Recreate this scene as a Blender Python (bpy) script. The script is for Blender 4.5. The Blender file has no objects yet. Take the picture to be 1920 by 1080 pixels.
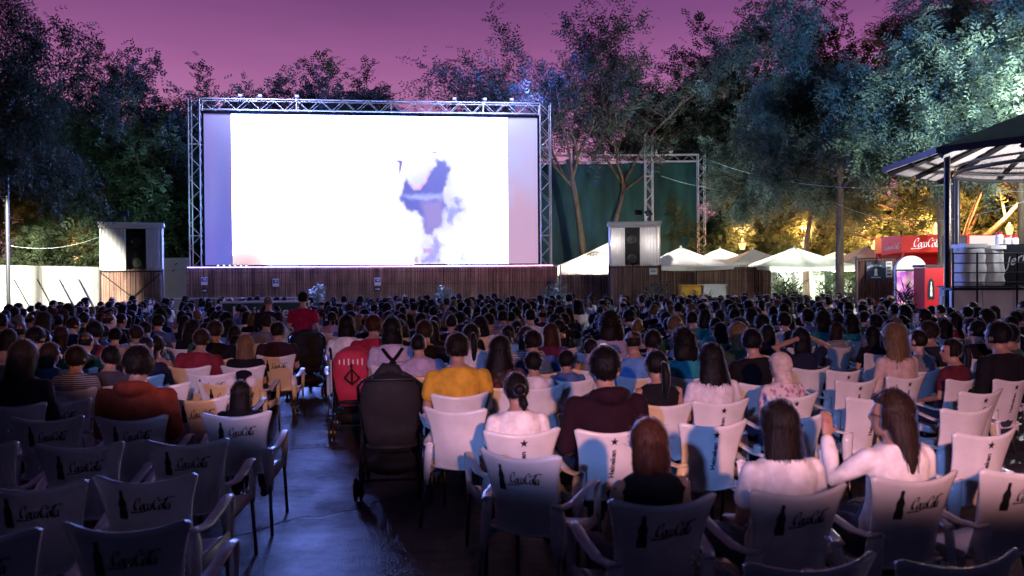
import bpy, bmesh, math, random
import numpy as np
from mathutils import Vector, Matrix, Euler

random.seed(7); np.random.seed(7)
R = math.radians
SC = bpy.context.scene
COL = SC.collection

# ------------------------------------------------------------------ camera
F = 1500.0                       # focal length in photo pixels (1920 wide)
cam = bpy.data.cameras.new('camera'); camo = bpy.data.objects.new('camera', cam); COL.objects.link(camo)
cam.lens = F / 1920 * 36; cam.sensor_width = 36; cam.clip_end = 600; cam.clip_start = 0.05
CAM = Matrix.Translation((0, 0, 1.8)) @ Euler((R(90 - 0.65), 0, 0)).to_matrix().to_4x4() @ Matrix.Rotation(R(-0.42), 4, 'Z')
camo.matrix_world = CAM
cam.dof.use_dof = True; cam.dof.focus_distance = 14; cam.dof.aperture_fstop = 2.2
SC.camera = camo

# ------------------------------------------------------------------ world: dusk sky, pink glow ahead, blue behind
w = bpy.data.worlds.new('World'); SC.world = w; w.use_nodes = True
nt = w.node_tree; nt.nodes.clear()
def N(t, typ, **kw):
    n = t.nodes.new(typ)
    for k, v in kw.items(): setattr(n, k, v)
    return n
out = N(nt, 'ShaderNodeOutputWorld'); bg = N(nt, 'ShaderNodeBackground')
tc = N(nt, 'ShaderNodeTexCoord'); sep = N(nt, 'ShaderNodeSeparateXYZ')
nt.links.new(tc.outputs['Generated'], sep.inputs[0])
def ramp(t, stops, interp='LINEAR'):
    r = N(t, 'ShaderNodeValToRGB'); e = r.color_ramp.elements; r.color_ramp.interpolation = interp
    while len(e) < len(stops): e.new(0.5)
    for i, (p, c) in enumerate(stops):
        e[i].position = p; e[i].color = (*c, 1)
    return r
glow = ramp(nt, [(0.0, (.62, .30, .40)), (.10, (.66, .27, .40)), (.17, (.53, .20, .41)), (.25, (.345, .108, .30)), (.34, (.175, .052, .20)), (.6, (.020, .010, .045)), (1, (.008, .007, .030))])
back = ramp(nt, [(0.0, (.005, .007, .026)), (.3, (.005, .007, .028)), (1, (.008, .007, .030))])
mx = N(nt, 'ShaderNodeMix', data_type='RGBA')
mr = N(nt, 'ShaderNodeMapRange'); mr.inputs[1].default_value = 0.05; mr.inputs[2].default_value = 0.82; mr.interpolation_type = 'SMOOTHSTEP'
nt.links.new(sep.outputs['Z'], glow.inputs[0]); nt.links.new(sep.outputs['Z'], back.inputs[0])
nt.links.new(sep.outputs['Y'], mr.inputs[0]); nt.links.new(mr.outputs[0], mx.inputs['Factor'])
nt.links.new(back.outputs[0], mx.inputs['A']); nt.links.new(glow.outputs[0], mx.inputs['B'])
sky = N(nt, 'ShaderNodeTexSky', sky_type='NISHITA'); sky.sun_disc = False; sky.sun_elevation = R(-3); sky.sun_rotation = R(-10)
add = N(nt, 'ShaderNodeMix', data_type='RGBA', blend_type='ADD'); add.inputs['Factor'].default_value = 0.05
nt.links.new(mx.outputs['Result'], add.inputs['A']); nt.links.new(sky.outputs[0], add.inputs['B'])
cl = N(nt, 'ShaderNodeTexNoise'); cl.inputs['Scale'].default_value = 2.2; cl.inputs['Detail'].default_value = 5; cmap = N(nt, 'ShaderNodeMapping'); cmap.inputs['Scale'].default_value = (1, 1, 5)
nt.links.new(tc.outputs['Generated'], cmap.inputs[0]); nt.links.new(cmap.outputs[0], cl.inputs[0])
clr = N(nt, 'ShaderNodeMapRange'); clr.inputs[1].default_value = .3; clr.inputs[2].default_value = .7; clr.inputs[3].default_value = .90; clr.inputs[4].default_value = 1.14; nt.links.new(cl.outputs[0], clr.inputs[0])
cm = N(nt, 'ShaderNodeVectorMath', operation='SCALE'); nt.links.new(add.outputs['Result'], cm.inputs[0]); nt.links.new(clr.outputs[0], cm.inputs['Scale'])
nt.links.new(cm.outputs[0], bg.inputs[0]); bg.inputs[1].default_value = 0.95
nt.links.new(bg.outputs[0], out.inputs[0])

SC.view_settings.view_transform = 'Standard'; SC.view_settings.look = 'None'
SC.view_settings.exposure = 0; SC.view_settings.gamma = 1; SC.view_settings.use_curve_mapping = False
SC.render.engine = 'CYCLES'
SC.cycles.use_denoising = True; SC.cycles.max_bounces = 4; SC.cycles.diffuse_bounces = 2; SC.cycles.glossy_bounces = 3
SC.cycles.transmission_bounces = 4; SC.cycles.transparent_max_bounces = 8; SC.cycles.sample_clamp_indirect = 4
SC.cycles.use_light_tree = True; SC.cycles.use_adaptive_sampling = True; SC.cycles.adaptive_threshold = .03; SC.cycles.caustics_reflective = False; SC.cycles.caustics_refractive = False

# ------------------------------------------------------------------ helpers
def at(px, py, Y):
    """point of the place seen at a photo pixel, Y metres ahead"""
    d = CAM.to_3x3() @ Vector(((px - 960) / F, -(py - 540) / F, -1))
    return Vector((0, 0, 1.8)) + d * (Y / d.y)
def gx(px, Y): return (px - 960) / F * Y

def mat(name, col, rough=.6, metal=0, var=.2, scale=6, bump=0, spec=.5, obj=False, stretch=None, trans=0, sheen=0, emit=None, emit_s=0, island=0, coat=0):
    m = bpy.data.materials.new(name); m.use_nodes = True; t = m.node_tree; b = t.nodes['Principled BSDF']
    b.inputs['Roughness'].default_value = rough; b.inputs['Metallic'].default_value = metal
    b.inputs['Specular IOR Level'].default_value = spec; b.inputs['Coat Weight'].default_value = coat
    if sheen: b.inputs['Sheen Weight'].default_value = sheen; b.inputs['Sheen Roughness'].default_value = .2; b.inputs['Sheen Tint'].default_value = (.85, .82, 1, 1)
    tcn = N(t, 'ShaderNodeTexCoord'); mp = N(t, 'ShaderNodeMapping'); t.links.new(tcn.outputs['Object'], mp.inputs[0])
    if stretch: mp.inputs['Scale'].default_value = stretch
    nz = N(t, 'ShaderNodeTexNoise'); nz.inputs['Scale'].default_value = scale; nz.inputs['Detail'].default_value = 6
    t.links.new(mp.outputs[0], nz.inputs[0])
    mr = N(t, 'ShaderNodeMapRange'); mr.inputs[1].default_value = .3; mr.inputs[2].default_value = .7
    mr.inputs[3].default_value = 1 - var; mr.inputs[4].default_value = 1 + var
    t.links.new(nz.outputs[0], mr.inputs[0])
    hs = N(t, 'ShaderNodeHueSaturation'); hs.inputs['Color'].default_value = (*col, 1)
    if obj:
        oi = N(t, 'ShaderNodeObjectInfo'); t.links.new(oi.outputs['Color'], hs.inputs['Color'])
    val = mr.outputs[0]
    if island:
        g = N(t, 'ShaderNodeNewGeometry'); m2 = N(t, 'ShaderNodeMapRange'); m2.inputs[3].default_value = 1 - island; m2.inputs[4].default_value = 1 + island
        t.links.new(g.outputs['Random Per Island'], m2.inputs[0])
        mm = N(t, 'ShaderNodeMath', operation='MULTIPLY'); t.links.new(val, mm.inputs[0]); t.links.new(m2.outputs[0], mm.inputs[1]); val = mm.outputs[0]
    t.links.new(val, hs.inputs['Value']); t.links.new(hs.outputs[0], b.inputs['Base Color'])
    if bump:
        bp = N(t, 'ShaderNodeBump'); bp.inputs['Strength'].default_value = bump; bp.inputs['Distance'].default_value = .01
        t.links.new(nz.outputs[0], bp.inputs['Height']); t.links.new(bp.outputs[0], b.inputs['Normal'])
    if emit:
        b.inputs['Emission Color'].default_value = (*emit, 1); b.inputs['Emission Strength'].default_value = emit_s
    if trans:
        o = t.nodes['Material Output']; ts = N(t, 'ShaderNodeBsdfTranslucent'); mxs = N(t, 'ShaderNodeMixShader'); mxs.inputs[0].default_value = trans
        t.links.new(hs.outputs[0], ts.inputs[0]); t.links.new(b.outputs[0], mxs.inputs[1]); t.links.new(ts.outputs[0], mxs.inputs[2]); t.links.new(mxs.outputs[0], o.inputs[0])
    return m

class MB:
    def __init__(s): s.v = []; s.f = []; s.mi = []; s.m = 0
    def add(s, vs, fs):
        o = len(s.v); s.v += [tuple(q) for q in vs]; s.f += [tuple(i + o for i in f) for f in fs]; s.mi += [s.m] * len(fs); return s
    def box(s, c, sz, rot=None):
        c = Vector(c); hx, hy, hz = sz[0] / 2, sz[1] / 2, sz[2] / 2
        vs = [Vector((x, y, z)) for z in (-hz, hz) for y in (-hy, hy) for x in (-hx, hx)]
        if rot is not None: vs = [rot @ v for v in vs]
        return s.add([v + c for v in vs], [(0, 2, 3, 1), (4, 5, 7, 6), (0, 1, 5, 4), (2, 6, 7, 3), (0, 4, 6, 2), (1, 3, 7, 5)])
    def bbox(s, x0, x1, y0, y1, z0, z1): return s.box(((x0 + x1) / 2, (y0 + y1) / 2, (z0 + z1) / 2), (x1 - x0, y1 - y0, z1 - z0))
    def rings(s, rings, cap=True):
        n = len(rings[0]); vs = [p for r in rings for p in r]; fs = []
        for i in range(len(rings) - 1):
            for j in range(n): fs.append((i * n + j, i * n + (j + 1) % n, (i + 1) * n + (j + 1) % n, (i + 1) * n + j))
        if cap:
            fs.append(tuple(range(n))[::-1]); fs.append(tuple((len(rings) - 1) * n + j for j in range(n)))
        return s.add(vs, fs)
    def tube(s, path, rad, n=8, side=None, flat=None, dome=False):
        """path of points, radii (scalar or list); flat=(list of second radius); side = fixed side axis"""
        P = [Vector(p) for p in path]; k = len(P)
        ra = list(rad) if hasattr(rad, '__len__') else [rad] * k
        rb = ra if flat is None else (list(flat) if hasattr(flat, '__len__') else [flat] * k)
        T = [(P[min(i + 1, k - 1)] - P[max(i - 1, 0)]).normalized() for i in range(k)]
        if dome:
            P = [P[0] - T[0] * ra[0] * .8, P[0] - T[0] * ra[0] * .5] + P + [P[-1] + T[-1] * ra[-1] * .5, P[-1] + T[-1] * ra[-1] * .8]
            ra = [ra[0] * .3, ra[0] * .8] + ra + [ra[-1] * .8, ra[-1] * .3]; rb = [rb[0] * .3, rb[0] * .8] + rb + [rb[-1] * .8, rb[-1] * .3]
            T = [T[0], T[0]] + T + [T[-1], T[-1]]; k += 4
        if side is None:
            a = Vector((1, 0, 0)) if abs(T[0].x) < .8 else Vector((0, 1, 0))
        else: a = Vector(side)
        rings = []
        for i in range(k):
            if side is not None: a = Vector(side)
            a = (a - T[i] * a.dot(T[i])).normalized(); b = T[i].cross(a)
            rings.append([P[i] + a * ra[i] * math.cos(2 * math.pi * j / n) + b * rb[i] * math.sin(2 * math.pi * j / n) for j in range(n)])
        return s.rings(rings)
    def ell(s, c, r, n=14, m=9, rot=None):
        c = Vector(c); rings = []
        for i in range(m):
            th = math.pi * (i + .35) / (m - .3)
            ring = []
            for j in range(n):
                ph = 2 * math.pi * j / n
                p = Vector((r[0] * math.sin(th) * math.cos(ph), r[1] * math.sin(th) * math.sin(ph), r[2] * math.cos(th)))
                ring.append(c + (rot @ p if rot is not None else p))
            rings.append(ring)
        return s.rings(rings)
    def mesh(s, name, mats=None, smooth=False):
        me = bpy.data.meshes.new(name); me.from_pydata(s.v, [], s.f); 
        if s.mi and max(s.mi) > 0: me.polygons.foreach_set('material_index', s.mi)
        if smooth: me.polygons.foreach_set('use_smooth', [True] * len(s.f))
        bm = bmesh.new(); bm.from_mesh(me); bmesh.ops.recalc_face_normals(bm, faces=bm.faces); bm.to_mesh(me); bm.free()
        for mt in (mats if isinstance(mats, (list, tuple)) else [mats] if mats else []): me.materials.append(mt)
        return me
    def build(s, name, mats, parent=None, smooth=False, loc=None): return link(name, s.mesh(name, mats, smooth), parent, loc)

def link(name, me, parent=None, loc=None):
    o = bpy.data.objects.new(name, me); COL.objects.link(o)
    if parent: o.parent = parent
    if loc is not None: o.location = loc
    return o
def tag(o, label=None, cat=None, group=None, kind=None):
    if label: o['label'] = label
    if cat: o['category'] = cat
    if group: o['group'] = group
    if kind: o['kind'] = kind
    return o
def thing(name, label, cat, loc=(0, 0, 0), rz=0, group=None):
    o = bpy.data.objects.new(name, None); COL.objects.link(o); o.location = loc; o.rotation_euler = (0, 0, rz); o.empty_display_size = .1
    return tag(o, label, cat, group)
def copy_tree(o, parent=None):
    c = o.copy(); COL.objects.link(c); c.parent = parent
    for ch in list(o.children): copy_tree(ch, c)
    return c
_rod = {}
def rod(name, p, q, r, m, parent=None, n=6):
    """straight bar of shared mesh data between two points"""
    k = (m.name, n)
    if k not in _rod: _rod[k] = MB().tube([(0, 0, 0), (0, 0, 1)], 1, n).mesh('bar', m, n > 6)
    o = link(name, _rod[k], parent); p, q = Vector(p), Vector(q); d = q - p
    o.matrix_local = Matrix.Translation(p) @ d.to_track_quat('Z', 'Y').to_matrix().to_4x4() @ Matrix.Diagonal((r, r, d.length, 1))
    return o
def ev_mesh(o):
    dg = bpy.context.evaluated_depsgraph_get(); dg.update()
    return bpy.data.meshes.new_from_object(o.evaluated_get(dg))
def remesh(mb, name, vox, ratio=1, smooth=3, mats=None):
    me = mb.mesh('tmp'); o = link('tmp', me)
    a = o.modifiers.new('r', 'REMESH'); a.mode = 'VOXEL'; a.voxel_size = vox
    b = o.modifiers.new('s', 'SMOOTH'); b.iterations = smooth; b.factor = .5
    if ratio < 1: c = o.modifiers.new('d', 'DECIMATE'); c.ratio = ratio
    r = ev_mesh(o); r.name = name; bpy.data.objects.remove(o); bpy.data.meshes.remove(me)
    r.polygons.foreach_set('use_smooth', [True] * len(r.polygons))
    r.materials.clear()
    for mt in (mats or []): r.materials.append(mt)
    return r
def text_mesh(s, size=1, bold=0.0, space=1):
    c = bpy.data.curves.new('t', 'FONT'); c.body = s; c.size = size; c.align_x = 'CENTER'; c.align_y = 'CENTER'; c.offset = bold; c.resolution_u = 3; c.space_character = space
    o = link('t', c); me = ev_mesh(o); bpy.data.objects.remove(o); bpy.data.curves.remove(c)
    v = [tuple(x.co) for x in me.vertices]; f = [tuple(p.vertices) for p in me.polygons]; bpy.data.meshes.remove(me); return v, f

def script_logo(nib=1.0):
    """'Coca-Cola' in a slanted brush script, unit box about 2.9 x 1, as ribbons of a broad nib"""
    def arc(cx, cy, rx, ry, a0, a1, n=14): return [(cx + rx * math.cos(R(a0 + (a1 - a0) * i / n)), cy + ry * math.sin(R(a0 + (a1 - a0) * i / n))) for i in range(n + 1)]
    st = []
    st.append(arc(.30, .50, .24, .44, 55, 320))                                     # C
    st.append([(.46, .84), (.40, .70), (.44, .60)])
    st.append([(.20, .10), (.02, -.02), (-.12, -.12), (.05, -.16), (.4, -.12), (.9, -.10), (1.2, -.02)])   # tail under
    def o(x): return arc(x, .26, .13, .24, 90, 450)
    def c(x): return arc(x + .02, .26, .14, .24, 55, 310)
    def a(x): return arc(x, .26, .13, .24, 60, 400)
    st += [o(.68), [(.72, .50), (.82, .46)], c(.98), a(1.26), [(1.40, .5), (1.37, .15), (1.43, .02), (1.48, .08)]]
    st.append(arc(1.76, .50, .24, .44, 60, 320))
    st.append([(1.95, .86), (1.85, .72), (2.0, .70), (2.35, .86), (2.7, .98), (2.95, .92)])
    st += [o(2.10), [(2.14, .5), (2.24, .46)]]
    st.append([(2.30, .10), (2.36, .5), (2.48, .86), (2.42, .95), (2.33, .7), (2.31, .2), (2.38, .02), (2.46, .1)])
    st += [a(2.60), [(2.74, .5), (2.71, .15), (2.78, .02), (2.90, .14)]]
    V, Fc = [], []
    for s in st:
        for i, (x, y) in enumerate(s):
            e = 1 if 0 < i < len(s) - 1 else .5
            x += y * .28; V += [(x - .052 * e * nib, y - .036 * e * nib), (x + .052 * e * nib, y + .036 * e * nib)]
        b = len(V) - 2 * len(s)
        Fc += [(b + 2 * i, b + 2 * i + 1, b + 2 * i + 3, b + 2 * i + 2) for i in range(len(s) - 1)]
    return V, Fc

# ------------------------------------------------------------------ materials
M = {}
M['steel'] = mat('truss aluminium', (.66, .66, .70), .42, .35, .1)
M['black'] = mat('black metal', (.015, .015, .018), .45, .3, .2)
M['blackcloth'] = mat('black cloth', (.008, .008, .011), .95, 0, .3, 20, spec=.15)
M['plastic'] = mat('white resin', (.70, .68, .66), .28, 0, .13, 5, .04)
M['leg'] = mat('dark chair leg', (.10, .10, .11), .35, .8, .15)
M['print'] = mat('black print', (.012, .012, .014), .5, 0, .1)
M['reed'] = mat('reed', (.46, .28, .22), .8, 0, .35, 3, 0, stretch=(1, 1, .4), island=.45)
M['white_cloth'] = mat('white cloth', (.75, .74, .72), .85, 0, .10, 2, .1, trans=.25)
M['canvas'] = mat('parasol canvas', (.78, .75, .72), .85, 0, .08, 3, .05, trans=.5)
M['concrete'] = mat('concrete panel', (.55, .53, .48), .85, 0, .16, 1.6, .2)
M['joint'] = mat('dark joint', (.05, .05, .05), .8)
M['red'] = mat('red paint', (.42, .012, .015), .35, 0, .12, 2)
M['white'] = mat('white paint', (.78, .78, .76), .5, 0, .06, 2)
M['grey'] = mat('grey panel', (.28, .28, .31), .6, 0, .1, 1)
M['roofdark'] = mat('dark roof sheet', (.045, .04, .05), .4, .3, .2, 2)
M['roofin'] = mat('corrugated underside', (.46, .41, .38), .45, .1, .1, 2)
M['fascia'] = mat('dark grey fascia', (.06, .05, .08), .35, .1, .1, 2)
M['bark'] = mat('bark', (.16, .11, .08), .9, 0, .4, 9, .6, stretch=(1, 1, .25))
M['leaf'] = mat('leaf', (.075, .105, .05), .7, 0, .3, .5, 0, trans=.35, island=.35, spec=.2)
M['leafb'] = mat('silver leaf', (.10, .13, .095), .7, 0, .3, .5, 0, trans=.35, island=.35, spec=.2)
M['leafd'] = mat('dark leaf', (.04, .055, .035), .7, 0, .3, .5, 0, trans=.3, island=.35, spec=.2)
M['petal'] = mat('white petal', (.7, .66, .62), .6, 0, .1)
M['terracotta'] = mat('terracotta', (.28, .10, .05), .8)
M['skin'] = mat('skin', (.45, .27, .2), .5, 0, .08, 14, .03, obj=True)
M['eye'] = mat('eye', (.02, .015, .012), .2); M['lip'] = mat('lip', (.32, .12, .1), .45); M['shoe'] = mat('shoe', (.03, .03, .035), .5, 0, .3)
M['hair'] = mat('hair', (.03, .02, .015), .50, 0, .55, 40, .5, obj=True, stretch=(3, 3, .25), spec=.14, sheen=.65)
M['cloth'] = mat('knitted cloth', (.5, .5, .5), .9, 0, .25, 14, .6, obj=True, sheen=.08, spec=.2)
M['denim'] = mat('denim', (.04, .05, .10), .85, 0, .25, 30, .3, obj=True)
M['yellow'] = mat('yellow cloth', (.55, .27, .03), .8, 0, .15, 4, .2)
M['rubber'] = mat('rubber', (.008, .008, .008), .8)
M['pram_red'] = mat('pink red canvas', (.55, .03, .07), .75, 0, .15, 8, .2)
M['pram_black'] = mat('black canvas', (.010, .008, .011), .8, 0, .4, 8, .6)
M['cable'] = mat('pale cable', (.45, .5, .42), .5)
M['dkgreen'] = mat('dark green banner', (.01, .045, .022), .5)
M['brown'] = mat('brown print', (.22, .06, .03), .7)

def emat(name, col, s):
    m = bpy.data.materials.new(name); m.use_nodes = True; t = m.node_tree; t.nodes.clear()
    o = N(t, 'ShaderNodeOutputMaterial'); e = N(t, 'ShaderNodeEmission'); e.inputs[0].default_value = (*col, 1); e.inputs[1].default_value = s
    t.links.new(e.outputs[0], o.inputs[0]); return m
M['lamp_white'] = emat('lit lamp glass', (.8, .9, 1), 1.3)
M['lamp_warm'] = emat('lit lantern glass', (1, .62, .25), 2.5)

def lamp(kind, loc, energy, col, target=None, size=60, blend=.3, rad=.15, parent=None):
    l = bpy.data.lights.new('lamp_light', kind); l.energy = energy; l.color = col
    if kind == 'SPOT': l.spot_size = R(size); l.spot_blend = blend
    if kind == 'AREA': l.shape = 'DISK'; l.size = rad * 2
    else: l.shadow_soft_size = rad
    o = bpy.data.objects.new('lamp_light', l); COL.objects.link(o)
    mw = Matrix.Translation(loc)
    if target is not None: mw = mw @ (Vector(target) - Vector(loc)).to_track_quat('-Z', 'Y').to_matrix().to_4x4()
    if parent: o.parent = parent; o.matrix_local = parent.matrix_basis.inverted() @ mw
    else: o.matrix_world = mw
    return o

# ------------------------------------------------------------------ ground
def ground_mat():
    m = mat('old asphalt', (.05, .05, .054), .5, 0, .6, 9, 0); t = m.node_tree; b = t.nodes['Principled BSDF']
    tcn = N(t, 'ShaderNodeTexCoord')
    big = N(t, 'ShaderNodeTexNoise'); big.inputs['Scale'].default_value = 1.3; big.inputs['Detail'].default_value = 14; big.inputs['Roughness'].default_value = .78
    fine = N(t, 'ShaderNodeTexNoise'); fine.inputs['Scale'].default_value = 70; fine.inputs['Detail'].default_value = 4
    mp = N(t, 'ShaderNodeMapping'); mp.inputs['Scale'].default_value = (.8, 1.0, 1)
    t.links.new(tcn.outputs['Object'], mp.inputs[0]); t.links.new(mp.outputs[0], big.inputs[0]); t.links.new(tcn.outputs['Object'], fine.inputs[0])
    rr = N(t, 'ShaderNodeMapRange'); rr.inputs[1].default_value = .38; rr.inputs[2].default_value = .64; rr.inputs[3].default_value = .33; rr.inputs[4].default_value = .60
    t.links.new(big.outputs[0], rr.inputs[0]); t.links.new(rr.outputs[0], b.inputs['Roughness'])
    vo = N(t, 'ShaderNodeTexVoronoi', feature='DISTANCE_TO_EDGE'); vo.inputs['Scale'].default_value = .42
    dis = N(t, 'ShaderNodeTexNoise'); dis.inputs['Scale'].default_value = 2.5; dis.inputs['Detail'].default_value = 5
    vm = N(t, 'ShaderNodeVectorMath', operation='MULTIPLY_ADD'); vm.inputs[1].default_value = (.5, .5, .5)
    t.links.new(tcn.outputs['Object'], dis.inputs[0]); t.links.new(dis.outputs['Color'], vm.inputs[0]); t.links.new(tcn.outputs['Object'], vm.inputs[2]); t.links.new(vm.outputs[0], vo.inputs[0])
    cr = N(t, 'ShaderNodeMapRange'); cr.inputs[1].default_value = 0; cr.inputs[2].default_value = .012; t.links.new(vo.outputs[0], cr.inputs[0])
    bm_ = N(t, 'ShaderNodeMath', operation='MULTIPLY_ADD'); bm_.inputs[1].default_value = .55; t.links.new(fine.outputs[0], bm_.inputs[0]); t.links.new(cr.outputs[0], bm_.inputs[2])
    bp = N(t, 'ShaderNodeBump'); bp.inputs['Strength'].default_value = .8; bp.inputs['Distance'].default_value = .02
    t.links.new(bm_.outputs[0], bp.inputs['Height']); t.links.new(bp.outputs[0], b.inputs['Normal'])
    return m
g = MB().add([(-150, -60, 0), (150, -60, 0), (150, 250, 0), (-150, 250, 0)], [(0, 1, 2, 3)]).build('ground', ground_mat())
tag(g, kind='structure')

# ------------------------------------------------------------------ projection screen in its truss frame
SL = at(368, 350, 31.0); SR = at(1022, 350, 32.4); SL.z = SR.z = 0
sx = (SR - SL); SW = sx.length; sx.normalize(); sn = Vector((sx.y, -sx.x, 0))   # sn faces the audience
SANG = math.atan2(sx.y, sx.x)
ZT = 1.8 + (523 - 199) / F * 31.6; ZB = 2.42
fr = thing('screen_frame', 'tall silver box truss frame holding the bright cinema screen', 'truss frame', SL, SANG)
def truss(parent, p, q, wdt, side, r=.025, rb=.012, seg=.45, faces='fbs'):
    """box truss: four chords and zigzag braces, every bar a part; side = unit vector across"""
    p, q = Vector(p), Vector(q); d = (q - p); L = d.length; d.normalize(); side = Vector(side).normalized(); dep = d.cross(side)
    cs = [side * (a * wdt / 2) + dep * (b * wdt / 2) for a, b in ((-1, -1), (1, -1), (1, 1), (-1, 1))]
    for c in cs: rod('chord', p + c, q + c, r, M['steel'], parent, 8)
    n = max(2, round(L / seg)); 
    prs = {'f': (0, 1), 'b': (3, 2), 's': (1, 2), 't': (0, 3)}
    for fch in faces:
        a, b = cs[prs[fch][0]], cs[prs[fch][1]]
        for i in range(n):
            t0, t1 = p + d * (L * i / n), p + d * (L * (i + 1) / n)
            if i % 2: rod('brace', t0 + a, t1 + b, rb, M['steel'], parent)
            else: rod('brace', t0 + b, t1 + a, rb, M['steel'], parent)
            if i % 8 == 0: rod('cross_bar', t0 + a, t0 + b, rb * 1.5, M['steel'], parent)
TW = .42
truss(fr, (0, 0, 0.02), (0, 0, ZT + TW / 2), TW, (1, 0, 0), faces='fs')
truss(fr, (SW, 0, 0.02), (SW, 0, ZT + TW / 2), TW, (-1, 0, 0), faces='fsb')
truss(fr, (TW / 2, 0, ZT), (SW - TW / 2, 0, ZT), TW, (0, 0, 1), faces='fb')
for x in (0, SW): MB().box((x, 0, .01), (.7, .7, .02)).build('base_plate', M['black'], fr)
# cloth
scr = thing('projection_screen', 'wide bright white cinema screen with lilac side panels', 'screen', SL, SANG)
x0s, x1s = .30, SW - .30; zt = ZT - .34; zb = ZB
MB().bbox(TW / 2 + .01, SW - TW / 2 - .01, .03, .06, ZB - .1, ZT - TW / 2 - .01).build('backing_cloth', M['blackcloth'], scr)
u0 = x0s + (x1s - x0s) * (432 - 382) / (1014 - 382); u1 = x0s + (x1s - x0s) * (955 - 382) / (1014 - 382)
def pmask(poly, X, Y):
    ins = np.zeros(X.shape, bool); n = len(poly); dist = np.full(X.shape, 1e9)
    for i in range(n):
        ax, ay = poly[i]; bx, by = poly[(i + 1) % n]
        c = ((ay > Y) != (by > Y)) & (X < (bx - ax) * (Y - ay) / ((by - ay) or 1e-9) + ax); ins ^= c
        t = np.clip(((X - ax) * (bx - ax) + (Y - ay) * (by - ay)) / ((bx - ax) ** 2 + (by - ay) ** 2 + 1e-9), 0, 1)
        dist = np.minimum(dist, np.hypot(X - ax - t * (bx - ax), Y - ay - t * (by - ay)))
    return np.where(ins, dist, -dist)
def grid_panel(name, xa, xb, za, zb_, nx, nz, yoff, fcol, parent, strength, us=None):
    xs = np.linspace(xa, xb, nx) if us is None else xa + (xb - xa) * us; nx = len(xs); zs = np.linspace(za, zb_, nz); X, Z = np.meshgrid(xs, zs)
    v = np.stack([X, np.full_like(X, yoff), Z], -1).reshape(-1, 3)
    i = np.arange(nx * nz).reshape(nz, nx); f = np.stack([i[:-1, :-1], i[:-1, 1:], i[1:, 1:], i[1:, :-1]], -1).reshape(-1, 4)
    me = bpy.data.meshes.new(name); me.from_pydata(v.tolist(), [], f.tolist())
    col = fcol((X - xa) / (xb - xa), (Z - za) / (zb_ - za)).reshape(-1, 3)
    a = me.color_attributes.new('picture', 'FLOAT_COLOR', 'POINT'); a.data.foreach_set('color', np.concatenate([col, np.ones((len(col), 1))], 1).astype(np.float32).ravel())
    m = bpy.data.materials.new(name + ' light'); m.use_nodes = True; t = m.node_tree; t.nodes.clear()
    o = N(t, 'ShaderNodeOutputMaterial'); e = N(t, 'ShaderNodeEmission'); at_ = N(t, 'ShaderNodeAttribute'); at_.attribute_name = 'picture'
    df = N(t, 'ShaderNodeBsdfDiffuse'); df.inputs[0].default_value = (.3, .3, .3, 1); ad = N(t, 'ShaderNodeAddShader')
    e.inputs[1].default_value = strength; t.links.new(at_.outputs['Color'], e.inputs[0]); t.links.new(e.outputs[0], ad.inputs[0]); t.links.new(df.outputs[0], ad.inputs[1]); t.links.new(ad.outputs[0], o.inputs[0])
    me.materials.append(m); return link(name, me, parent)
def vnoise(X, Y, sc, seed=0):
    rs = np.random.RandomState(seed); G = rs.rand(64, 64); x = X / sc; y = Y / sc
    xi = np.floor(x).astype(int); yi = np.floor(y).astype(int); fx = x - xi; fy = y - yi; fx = fx * fx * (3 - 2 * fx); fy = fy * fy * (3 - 2 * fy)
    g_ = lambda a, b: G[a % 64, b % 64]
    return (g_(xi, yi) * (1 - fx) + g_(xi + 1, yi) * fx) * (1 - fy) + (g_(xi, yi + 1) * (1 - fx) + g_(xi + 1, yi + 1) * fx) * fy
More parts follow.
